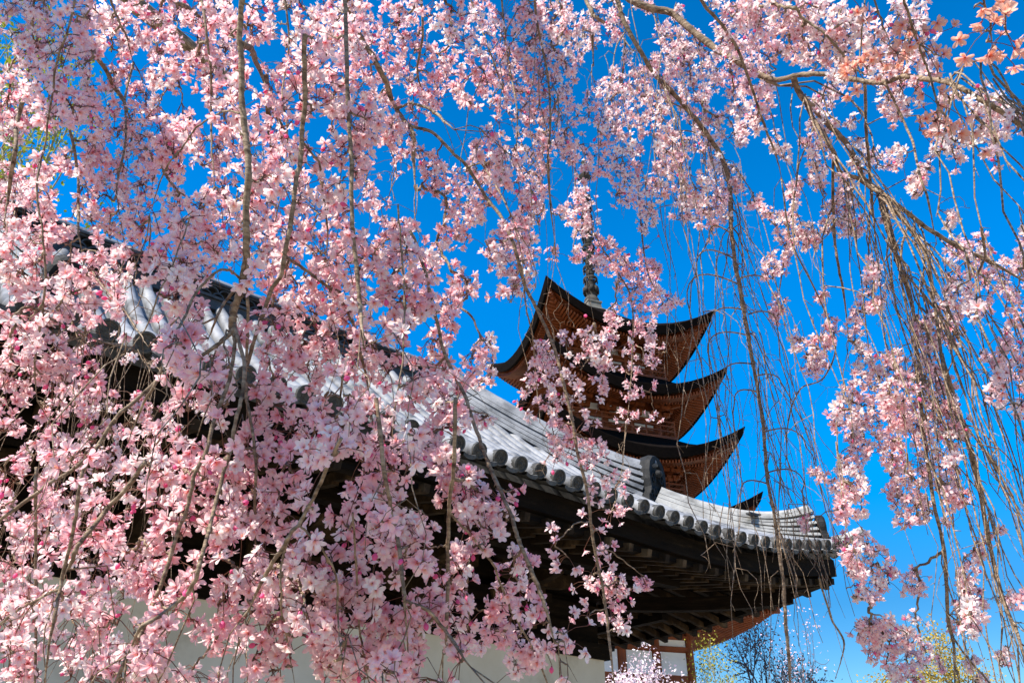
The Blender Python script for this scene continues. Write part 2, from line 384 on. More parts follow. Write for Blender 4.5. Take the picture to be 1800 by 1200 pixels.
# plaster walls, dark beams above them, eaves
def HP(u, n, z): return O0*np.array([1, 1, 0])+np.asarray(u)[..., None]*EU+np.asarray(n)[..., None]*EN+np.asarray(z)[..., None]*UP if np.ndim(u) else np.array([O0[0], O0[1], 0])+u*EU+n*EN+z*UP
UW = UC-OV
ZT = CAMZ+1.86
w = MB(); w.box(HP((UL+OV+UW)/2, -OV-.12, ZT/2), EU*(UW-UL-OV)/2, EN*.12, UP*ZT/2)
w.box(HP(UW-.12, -W, ZT/2-.002), EU*.119, EN*(W-OV-.245), UP*(ZT/2-.002)); w.build("wall", M_WALL, hall)
up_ = MB(); up_.box(HP((UL+OV+UW)/2, -OV-.20, ZT+.9), EU*(UW-UL-OV)/2*.998, EN*.11, UP*.9); up_.box(HP(UW-.20, -W, ZT+.88), EU*.11, EN*(W-OV-.32), UP*.88)
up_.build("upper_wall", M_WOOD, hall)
fr = MB()
for z, hgt, o_ in ((ZT-.012, .10, .03), (ZT+.48, .10, .05), (ZT+.80, .12, .06)):
    fr.box(HP((UL+OV+UW)/2, -OV+o_-.06, z+hgt), EU*((UW-UL-OV)/2+.06), EN*(.09+o_/2), UP*hgt)
    fr.box(HP(UW+o_-.06, -W, z+hgt-.004), EU*(.09+o_/2), EN*(W-OV+.05), UP*(hgt-.01))
fr.build("tie_beam", M_WOOD, hall)
ups = np.linspace(UL+.4, UC-1.05, 50)
def eavez(u, n):   # underside of the eaves
    return CAMZ+HE-.36+ze(u)*np.clip(1+n/2.4, 0, 1)**2*.95+(-n)*.15
pu = MB(); 
for n_, hgt in ((-1.15, .07), (-1.75, .07)):
    uu = np.linspace(UL+.6, UW-.05, 50); Pp = np.stack([HP(x, n_, eavez(x, n_)-.15) for x in uu]); pu.sweep(Pp, [(-.07, -hgt), (.07, -hgt), (.07, hgt), (-.07, hgt)], np.broadcast_to(EN, Pp.shape), np.broadcast_to(UP, Pp.shape))
    vv = np.linspace(-OV, -2*W+OV, 30); Pp = np.stack([HP(UC+n_, -(-x), eavez(UC+x*0+min(0, 0)-min(-x, 2*W+x), n_)-.15) for x in vv]); pu.sweep(Pp+UP*.004, [(-.07, -hgt), (.07, -hgt), (.07, hgt), (-.07, hgt)], np.broadcast_to(EU, Pp.shape), np.broadcast_to(UP, Pp.shape))
pu.build("purlin", M_WOOD, hall)
# soffit boards
sf = MB(); A, B = np.meshgrid(np.linspace(UL, UC, 60), np.linspace(-2.75, -.22, 8)); A2 = np.clip(A, UL-B, UC+B*1.0)
sf.grid(HP(A2, B, eavez(A2, B)+.02))
A, B = np.meshgrid(np.linspace(0, 2*W, 40), np.linspace(-2.75, -.22, 8)); A2 = np.clip(A, -B, 2*W+B); vv = np.minimum(A2, 2*W-A2)
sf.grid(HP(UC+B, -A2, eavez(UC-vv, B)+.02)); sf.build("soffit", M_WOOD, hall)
fa = MB()   # eave boards that follow the upturned edge
for (n0, dz, hh, ww) in ((-.20, .12, .12, .05), (-.27, -.06, .04, .06), (-.85, .0, .02, .05)):
    uu = np.linspace(UL+.1-n0, UC+n0+.05, 70); Pp = np.stack([HP(x, n0, eavez(x, n0)+dz) for x in uu]); fa.sweep(Pp, [(-ww, -hh), (ww, -hh), (ww, hh), (-ww, hh)], np.broadcast_to(EN, Pp.shape), np.broadcast_to(UP, Pp.shape))
    vv = np.linspace(.05-n0, 2*W+n0, 50); Pp = np.stack([HP(UC+n0, -x, eavez(UC-min(x, 2*W-x), n0)+dz+.003) for x in vv]); fa.sweep(Pp, [(-ww, -hh), (ww, -hh), (ww, hh), (-ww, hh)], np.broadcast_to(EU, Pp.shape), np.broadcast_to(UP, Pp.shape))
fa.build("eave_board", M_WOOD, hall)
# rafters, two tiers; each one an object
def rafter(p, q, w_, h_):
    m = MB(); m.bar(p, q, w_, h_); m.build("rafter", M_RAFTER, hall)
for k, uu in enumerate(np.arange(-4.6, UC-.25, .31)):
    n1 = -2.55 if uu < UW-.1 else -(UC-uu)-.05
    if n1 < -.7: rafter(HP(uu, max(n1, -2.5), eavez(uu, max(n1, -2.5))-.05), HP(uu, -.72, eavez(uu, -.72)-.07), .075, .11)
    rafter(HP(uu, max(n1, -1.0), eavez(uu, max(n1, -1.0))-.03), HP(uu, -.12, eavez(uu, -.12)-.09), .07, .085)
for k, v in enumerate(np.arange(.35, 2*W-.3, .31)):
    vv = min(v, 2*W-v); n1 = -2.55 if vv > OV+.1 else -vv-.05
    if n1 < -.7: rafter(HP(UC+max(n1, -2.5), -v, eavez(UC-vv, max(n1, -2.5))-.05), HP(UC-.72, -v, eavez(UC-vv, -.72)-.07), .075, .12)
    rafter(HP(UC+max(n1, -1.0), -v, eavez(UC-vv, max(n1, -1.0))-.03), HP(UC-.12, -v, eavez(UC-vv, -.12)-.09), .07, .09)
hr = MB()
for (a0, a1, zz, ww, hh) in ((2.6, .66, -.24, .15, .19), (1.2, .22, -.08, .14, .16)):
    t = np.linspace(0, 1, 8); aa = a0+(a1-a0)*t; Pp = np.stack([HP(UC-a, -a, eavez(UC-a, -a*.6)+zz+.04*tt) for a, tt in zip(aa, t)])
    hr.sweep(Pp, [(-ww/2, -hh/2), (ww/2, -hh/2), (ww/2, hh/2), (-ww/2, hh/2)], np.broadcast_to(np.cross(UP, hd), Pp.shape), np.broadcast_to(UP, Pp.shape))
hr.build("hip_rafter", M_WOOD, hall)
# brackets: bearing block, stepped boat-shaped arms
for uu in list(np.arange(-4.4, UW-.3, 1.68)):
    m = MB(); z0 = ZT+.20
    c = HP(uu, -OV+.10, z0)
    m.box(c+UP*.10, EU*.16, EN*.16, UP*.10)
    for step, (z, reach) in enumerate(((.28, .45), (.58, .80))):
        t = np.linspace(-1, 1, 11)
        m.sweep(c+np.outer(t*(.5+.15*step), EU)+np.outer(z+.07*np.abs(t)**3, UP)+EN*(.35*step), [(-.06, -.09), (.06, -.09), (.06, .09), (-.06, .09)], np.broadcast_to(EN, (11, 3)), np.broadcast_to(UP, (11, 3)))
        t = np.linspace(-.2, 1, 9)
        m.sweep(c+np.outer(t*reach, EN)+np.outer(z+.005+.08*np.abs(t)**3, UP), [(-.06, -.09), (.06, -.09), (.06, .09), (-.06, .09)], np.broadcast_to(EU, (9, 3)), np.broadcast_to(UP, (9, 3)))
        for k in (-1, 0, 1): m.box(c+EU*k*(.42+.15*step)+UP*(z+.17)+EN*.35*step, EU*.09, EN*.09, UP*.06)
    m.build("bracket", M_RAFTER, hall)

# ------------------------------------------------------------------ five-storied pagoda
PC = np.array([3.42, 28.6, 0]); PAZ = math.radians(115.5)
DR = np.array([math.sin(PAZ), math.cos(PAZ), 0]); DN = np.array([math.sin(PAZ+math.pi/2), math.cos(PAZ+math.pi/2), 0])
pag = empty("pagoda", tuple(PC), "tall red timber pagoda with dark bark thatched roofs and a ringed metal spire", "pagoda")
def psq(r, z, lift=0.0, n=15, p=2.1, mid=0.0):
    """closed square ring (half-diagonal r) whose corners are raised by lift"""
    cs = [DR*r, DN*r, -DR*r, -DN*r]; out = []
    for k in range(4):
        a, b = cs[k], cs[(k+1) % 4]
        t = np.linspace(0, 1, n)[:-1]
        e = np.abs(2*t-1)
        q = a[None]*(1-t)[:, None]+b[None]*t[:, None]
        q = q*(1-mid*(1-e**2))[:, None]
        out.append(PC+q+np.outer(z+lift*e**p, UP))
    return np.concatenate(out)
tiers = [(17.0, 5.05), (14.44, 5.22), (11.92, 5.5), (9.45, 5.75), (6.0, 6.0)]   # corner height above the lens, half diagonal
for ti, (hc, rd) in enumerate(tiers):
    zt = hc+CAMZ; L = 1.25 if ti < 4 else .55; ze0 = zt-L          # eave height at mid side
    body_r = 2.15+.115*ti; nxt = tiers[ti-1] if ti else None
    r = MB()
    th_ = .34
    topz = ze0+(2.55 if ti == 0 else 1.35); topr = .55 if ti == 0 else body_r+.35
    rings = []
    for k in np.linspace(0, 1, 9):
        rr = rd+(topr-rd)*k; prof = (topz-ze0)*(k*.45+.55*k*k)+0*k
        rings.append(psq(rr, ze0+prof, L*(1-k)**2, mid=.035*(1-k)))
    r.grid(np.stack([psq(rd-.30, ze0-th_*1.05, L, mid=.035), psq(rd-.13, ze0-th_, L, mid=.035), psq(rd-.0, ze0-.03, L, mid=.035)]+rings), closed=True)
    ro = r.build("roof", M_BARK_ROOF, pag, smooth=False)
    # red soffit with two bands of close-set rafters
    s_ = MB(); z_in = ze0+.42
    s_.grid(np.stack([psq(rd-.31, ze0-th_*.98, L, mid=.035), psq(rd*.78, ze0-.02, L*.55, mid=.02), psq(body_r*1.25, z_in, .12)]), closed=True)
    s_.build("soffit", M_RED, ro, smooth=False)
    rf = MB()
    cs = [DR, DN, -DR, -DN]
    for k in range(4):
        a, b = cs[k], cs[(k+1) % 4]; outn = (a+b)/np.linalg.norm(a+b); al = (b-a)/np.linalg.norm(b-a); half = rd/math.sqrt(2)
        for x in np.arange(-half+.25, half-.2, .125):
            e = abs(x)/half
            def zz(fr): return (1-fr)
            lz = L*e**2.1
            yo = half*(1-.035*(1-e*e))-.30; yi = max(half*.66, abs(x)); 
            zo = ze0-th_*1.0+lz*.98-.06; zi = ze0-.12+lz*.55*.9
            rf.bar(PC+al*x+outn*yo+UP*zo, PC+al*x+outn*min(yi, yo-.05)+UP*(zo+(zi-zo)*(yo-min(yi, yo-.05))/(half*.34-.3+.01)), .055, .10)
            yo2 = half*.70; yi2 = max(body_r/math.sqrt(2)*1.15, abs(x)*.98)
            if yo2-yi2 > .1:
                z2 = ze0-.20+lz*.42; z3 = z_in-.08+.02
                rf.bar(PC+al*x+outn*yo2+UP*z2, PC+al*x+outn*yi2+UP*(z2+(z3-z2)*(yo2-yi2)/(yo2-body_r/math.sqrt(2)*1.15)), .055, .10)
    rf.build("rafter_rows", M_RED, ro)
    # body, posts, white panels, three-step brackets
    zb = (tiers[ti+1][0]+CAMZ-L+1.15) if ti < 4 else 0.25
    bd = MB(); bd.grid(np.stack([psq(body_r, zb), psq(body_r, z_in+.1)]), closed=True); bo = bd.build("storey_body", M_RED, pag)
    pn = MB(); po = MB(); bk = MB()
    zl = z_in-1.05
    for k in range(4):
        a, b = cs[k], cs[(k+1) % 4]; outn = (a+b)/np.linalg.norm(a+b); al = (b-a)/np.linalg.norm(b-a); half = body_r/math.sqrt(2)
        for j in range(4):
            x = -half+2*half*j/3
            if j < 3: po.lathe(PC+al*x+outn*(half+.02)+UP*zb, UP, [(.12, 0), (.12, zl-zb+.25)], 10)
            if j < 3:
                xc = x+half/3
                pn.box(PC+al*xc+outn*(half+.004)+UP*(zl-.12), al*(half/3-.14), outn*.012, UP*.10)
                if ti == 4: 
                    pn.box(PC+al*xc+outn*(half+.004)+UP*(zl-.75), al*(half/3-.16), outn*.012, UP*.34)
                pn.box(PC+al*xc+outn*(half+.004)+UP*(zl+.42), al*(half/3-.2), outn*.012, UP*.13)
            po.box(PC+outn*(half+.03)+UP*(zl+.05), al*(half+.15), outn*.06, UP*.06) if j == 0 else None
            po.box(PC+outn*(half+.03)+UP*(zl-.30), al*(half+.10), outn*.05, UP*.06) if j == 0 else None
            # bracket set above each post
            for st, (zo, reach) in enumerate(((.25, .30), (.50, .58), (.75, .86))):
                bk.box(PC+al*x+outn*(half+reach/2)+UP*(zl+zo), al*.065, outn*(reach/2+.05), UP*.065)
                bk.box(PC+al*x+outn*(half+reach-.06)+UP*(zl+zo+.03), al*.34, outn*.06, UP*.06)
                for q in (-.28, 0, .28): bk.box(PC+al*(x+q)+outn*(half+reach-.06)+UP*(zl+zo+.13), al*.075, outn*.075, UP*.05)
        for reach, zo in ((.52, .88), (.82, 1.0)): bk.box(PC+outn*(half+reach)+UP*(zl+zo+.02), al*(half+reach), outn*.05, UP*.055)
        dg = a
        for st, (zo, reach) in enumerate(((.3, .55), (.6, .98), (.88, 1.35))):
            bk.bar(PC+dg*(body_r-.1)+UP*(zl+zo+.005), PC+dg*(body_r+reach)+UP*(zl+zo+.05), .12, .12)
        bk.bar(PC+dg*(body_r+.3)+UP*(z_in-.2), PC+dg*(rd-.35)+UP*(ze0-th_+L-.16), .14, .18)
    po.build("post_frame", M_RED, bo, smooth=False); pn.build("wall_panel", M_REDWHITE, bo); bk.build("bracket_tier", M_RED, bo)
    if ti < 4:
        rl = MB(); zr = zb+.02
        rl.grid(np.stack([psq(body_r+.75, zr), psq(body_r+.75, zr+.10), psq(body_r, zr+.10)]), closed=True)
        for zz_ in (.32, .52, .70):
            q = psq(body_r+.68, zr+zz_, n=2); q = np.concatenate([q, q[:1]])
            for i in range(4): rl.bar(q[i], q[i+1], .05, .05)
        for k in range(4):
            a, b = cs[k], cs[(k+1) % 4]
            for tt in np.linspace(0, 1, 8)[:-1]:
                p = PC+(a*(1-tt)+b*tt)*(body_r+.68); rl.bar(p+UP*(zr+.1), p+UP*(zr+.74), .055, .055, up=(1, 0, 0))
        rl.build("balcony_railing", M_RED, bo)
# spire
sp0 = tiers[0][0]+CAMZ-1.25+2.45
sb_ = MB(); sb_.grid(np.stack([psq(.60, sp0-.2), psq(.60, sp0+.10), psq(.52, sp0+.14), psq(.44, sp0+.2), psq(.42, sp0+.42), psq(.47, sp0+.44), psq(.47, sp0+.52), psq(.01, sp0+.56)]), closed=True)
spire = sb_.build("spire", M_STONE, pag)
q = MB(); q.lathe(PC+UP*(sp0+.52), UP, [(.34, 0), (.32, .18), (.23, .34), (.16, .4), (.26, .55), (.32, .66), (.12, .7)], 18)
for k in range(8):
    a0 = k*math.pi/4; d = np.array([math.cos(a0), math.sin(a0), 0]); q.box(PC+UP*(sp0+1.17)+d*.31, d*.035, np.cross(UP, d)*.08, UP*.14)
q.build("lotus_base", M_BRONZE, spire, smooth=True)
pol = MB(); pol.tube([PC+UP*(sp0+.8), PC+UP*(sp0+8.6)], [.10, .07], 10); pol.build("spire_pole", M_STONE, spire, smooth=True)
for k in range(9):
    z = sp0+1.6+k*.58; s_ = 1-.025*k
    q = MB(); q.lathe(PC+UP*z, UP, [(.11, -.22), (.18*s_, -.20), (.21*s_, .02), (.11, .05)], 18); 
    q.lathe(PC+UP*(z+.16), UP, [(.30*s_, -.06), (.325*s_, 0), (.30*s_, .07), (.26*s_, .07), (.25*s_, -.06), (.30*s_, -.06)], 22)
    for j in range(8):
        a0 = j*math.pi/4+.2*k; d = np.array([math.cos(a0), math.sin(a0), 0]); q.bar(PC+UP*(z+.16)+d*.1, PC+UP*(z+.16)+d*.28*s_, .03, .05)
        q.box(PC+UP*(z+.02)+d*.30*s_, d*.02, np.cross(UP, d)*.035, UP*.06)
    q.build("spire_ring", M_BRONZE, spire, smooth=False)
q = MB(); q.lathe(PC+UP*(sp0+7.4), UP, [(.05, 0), (.34, .25), (.05, .6), (.16, .75), (.18, .9), (.05, 1.05), (.12, 1.2), (.001, 1.45)], 14); q.build("spire_jewel", M_BRONZE, spire, smooth=True)
#PART2
# ------------------------------------------------------------------ cherry flowers
def petal(L, wid, nl, nw, cup, curl, notch):
    """petal surface along +X from 0 to L, normal +Z; returns (nl,nw,3)"""
    t = np.linspace(0, 1, nl); x = np.linspace(-1, 1, nw)
    prof = np.interp(t, [0, .12, .35, .62, .85, 1.0], [.10, .34, .80, 1.0, .92, .48])*wid
    X = np.repeat((t*L)[:, None], nw, 1); Y = prof[:, None]*x[None, :]
    X = X-L*np.where(t[:, None] > .99, notch*.5*(1-np.abs(x[None, :]))+.07*np.abs(x[None, :])**2, 0)-L*.04*np.where((t[:, None] > .7) & (t[:, None] < .99), np.abs(x[None, :])**2, 0)
    Z = cup*(Y**2)/(wid)+curl*L*(t[:, None]**2)+0*Y
    return np.stack([X, Y, Z+0*X], -1)
def flower_template(seed, lod):
    """a semi-double weeping cherry flower, 1 unit across, opening towards +Z from a stalk end at the origin"""
    r = np.random.default_rng(seed); m = MB()
    nl, nw = ((6, 5), (5, 3), (3, 2))[lod]; openness = r.uniform(.05, 1.15)
    def ring(n, L, elev, z0, wid, ph):
        for k in range(n):
            a = ph+2*math.pi*(k+r.uniform(-.12, .12))/n; el = elev+r.uniform(-.16, .16)
            P = petal(L*r.uniform(.9, 1.08), wid*r.uniform(.88, 1.1), nl, nw, r.uniform(.25, .7), r.uniform(-.28, .10), .10)
            tw = r.uniform(-.3, .3); P[..., 2] += tw*P[..., 1]
            c, s = math.cos(el), math.sin(el); X, Y, Z = P[..., 0]*c-P[..., 2]*s+.03, P[..., 1], P[..., 0]*s+P[..., 2]*c+z0
            ca, sa = math.cos(a), math.sin(a); G = np.stack([X*ca-Y*sa, X*sa+Y*ca, Z], -1)
            t = np.linspace(0, 1, nl)[:, None]*np.ones((1, nw)); 
            k0 = np.interp(t, [0, .22, .6, 1], [3.4, 1.15, .8, 1.15])     # pigment: deeper at the claw and the tip
            m.grid(G, np.stack([np.ones_like(t), 1/(k0**.55), 1/(k0**.40)], -1)*1.0)
    ring(5 if r.random() < .6 else 6, .52, .08+.70*openness, .10, .125, r.uniform(0, 6))
    ring(r.integers(2, 5), .43, .40+.6*openness, .115, .105, r.uniform(0, 6))
    if lod < 2:   # stamens
        for k in range(7):
            a = r.uniform(0, 6.3); e = np.array([math.cos(a)*r.uniform(.05, .13), math.sin(a)*r.uniform(.05, .13), .30])
            w_ = .010; b = np.array([0, 0, .1]); p = np.array([-math.sin(a), math.cos(a), 0])*w_
            m.add([b-p, b+p, e+p, e-p], [[0, 1, 2, 3]], [[.85, .45, .35]]*2+[[1.0, .80, .42]]*2)
    # calyx
    m.lathe((0, 0, 0), (0, 0, 1), [(.012, -.02), (.045, .02), (.038, .08), (.075, .125)], 5)
    m.c.append(np.tile(np.array([[.40, .16, .20]]), (20, 1)))
    return m
def bud_template():
    m = MB(); G = 6
    m.lathe((0, 0, 0), (0, 0, 1), [(.012, -.02), (.05, .03), (.055, .10)], 5); m.c.append(np.tile([[.45, .14, .2]], (15, 1)))
    m.lathe((0, 0, 0), (0, 0, 1), [(.06, .09), (.135, .20), (.15, .30), (.10, .42), (.005, .5)], 7); m.c.append(np.tile([[.95, .32, .55]], (35, 1)))
    return m
def pack(m): return np.concatenate(m.v), np.concatenate(m.q), np.concatenate(m.c)
NT = 16
TEMPL = [[pack(flower_template(100+i, l)) for i in range(NT)] for l in (0, 1, 2)]
BUD = pack(bud_template())

class Blossoms:
    def __init__(s): s.mb = MB()
    def put(s, T, P, D, roll, size, base):
        """N flowers of one template: positions, facing, size, base colours"""
        V, Q, C = T; N = len(P)
        D = D/np.linalg.norm(D, axis=1, keepdims=True)
        a = np.where(np.abs(D[:, 2:3]) < .9, np.array([[0, 0, 1.0]]), np.array([[1.0, 0, 0]]))
        X = np.cross(a, D); X /= np.linalg.norm(X, axis=1, keepdims=True); Y = np.cross(D, X)
        c, s_ = np.cos(roll)[:, None], np.sin(roll)[:, None]; X, Y = X*c+Y*s_, Y*c-X*s_
        W_ = (V[None, :, 0:1]*X[:, None]+V[None, :, 1:2]*Y[:, None]+V[None, :, 2:3]*D[:, None])*size[:, None, None]+P[:, None]
        Qs = (Q[None]+np.arange(N)[:, None, None]*len(V)).reshape(-1, 4)
        s.mb.add(W_, Qs, np.clip(C[None]*base[:, None], 0, .97))
    def stalks(s, A, B, rad, col):
        """thin three-sided stalks from A to B"""
        N = len(A); d = B-A; d /= np.linalg.norm(d, axis=1, keepdims=True)+1e-9
        a = np.where(np.abs(d[:, 2:3]) < .9, np.array([[0, 0, 1.0]]), np.array([[1.0, 0, 0]]))
        x = np.cross(a, d); x /= np.linalg.norm(x, axis=1, keepdims=True); y = np.cross(d, x)
        M = (A+B)/2+np.array([0, 0, 1.0])*np.linalg.norm(B-A, axis=1, keepdims=True)*.10
        t = np.arange(3)*2*math.pi/3; off = np.cos(t)[None, :, None]*x[:, None]+np.sin(t)[None, :, None]*y[:, None]
        G = np.stack([A[:, None]+off*rad, M[:, None]+off*rad*.8, B[:, None]+off*rad*.9], 1)    # N,3,3,3
        idx = np.arange(9).reshape(3, 3); idx = np.concatenate([idx, idx[:, :1]], 1)
        q = np.stack([idx[:-1, :-1], idx[:-1, 1:], idx[1:, 1:], idx[1:, :-1]], -1).reshape(-1, 4)
        s.mb.add(G, (q[None]+np.arange(N)[:, None, None]*9).reshape(-1, 4), np.tile(np.asarray(col), (N*9, 1)))

FLOWER = .031      # metres across
PALE, MID, DEEP = np.array([.97, .86, .845]), np.array([.95, .68, .70]), np.array([.91, .40, .49])

# ------------------------------------------------------------------ how much blossom, and how large, where the boughs hang (50-pixel cells of the photograph)
COVER = """
867777775787 654756754424 378877543000
688787685779 755787857644 788666775000
886468776668 777646765878 778874654000
877658564659 878627758865 777553455312
853637668553 776536567767 665431336456
325776586656 567534578764 554542344221
544683678868 555556776375 552653223000
765656668788 645567557475 553743113331
476666746986 887646831740 110330100465
547726654865 888655910551 000331210576
677624353577 888632411564 000225431577
784443532777 786422222563 000035443357
976465673478 878731133340 000046774147
875666662776 767752342330 000024666456
856356653887 854741234231 000006655623
645376754567 855420132110 000006666521
742676885768 888472154300 000036567523
655368874637 987274014410 000032154513
777567676746 878345232710 000030033212
875258662588 887652413510 000041542431
653445657898 976521422430 000030353221
864645678868 876444441310 000010413351
834766277868 884343350100 000000354032
412653146634 765511310000 000000153010
"""
CV_ = np.array([[int(ch) for ch in ln.replace(' ', '')] for ln in COVER.split('\n') if ln.strip()], float)/9
assert CV_.shape == (24, 36), CV_.shape
SIZE = np.array([[27, 28, 29, 25, 21, 17, 18, 23, 26], [27, 30, 31, 27, 24, 17, 18, 18, 21], [33, 33, 31, 28, 22, 16, 16, 18, 21],
                 [32, 34, 34, 31, 25, 18, 16, 19, 20], [33, 35, 37, 35, 28, 24, 18, 18, 20], [33, 37, 37, 33, 28, 24, 17, 18, 20]], float)
def size_at(px, py):
    x = np.clip(np.asarray(px)/200-.5, 0, 7.999); y = np.clip(np.asarray(py)/200-.5, 0, 4.999)
    i, j = x.astype(int), y.astype(int); fx, fy = x-i, y-j
    return (SIZE[j, i]*(1-fx)+SIZE[j, i+1]*fx)*(1-fy)+(SIZE[j+1, i]*(1-fx)+SIZE[j+1, i+1]*fx)*fy
def depth_at(px, py): return FLOWER*1.1*F_PX/size_at(np.asarray(px, float), np.asarray(py, float))

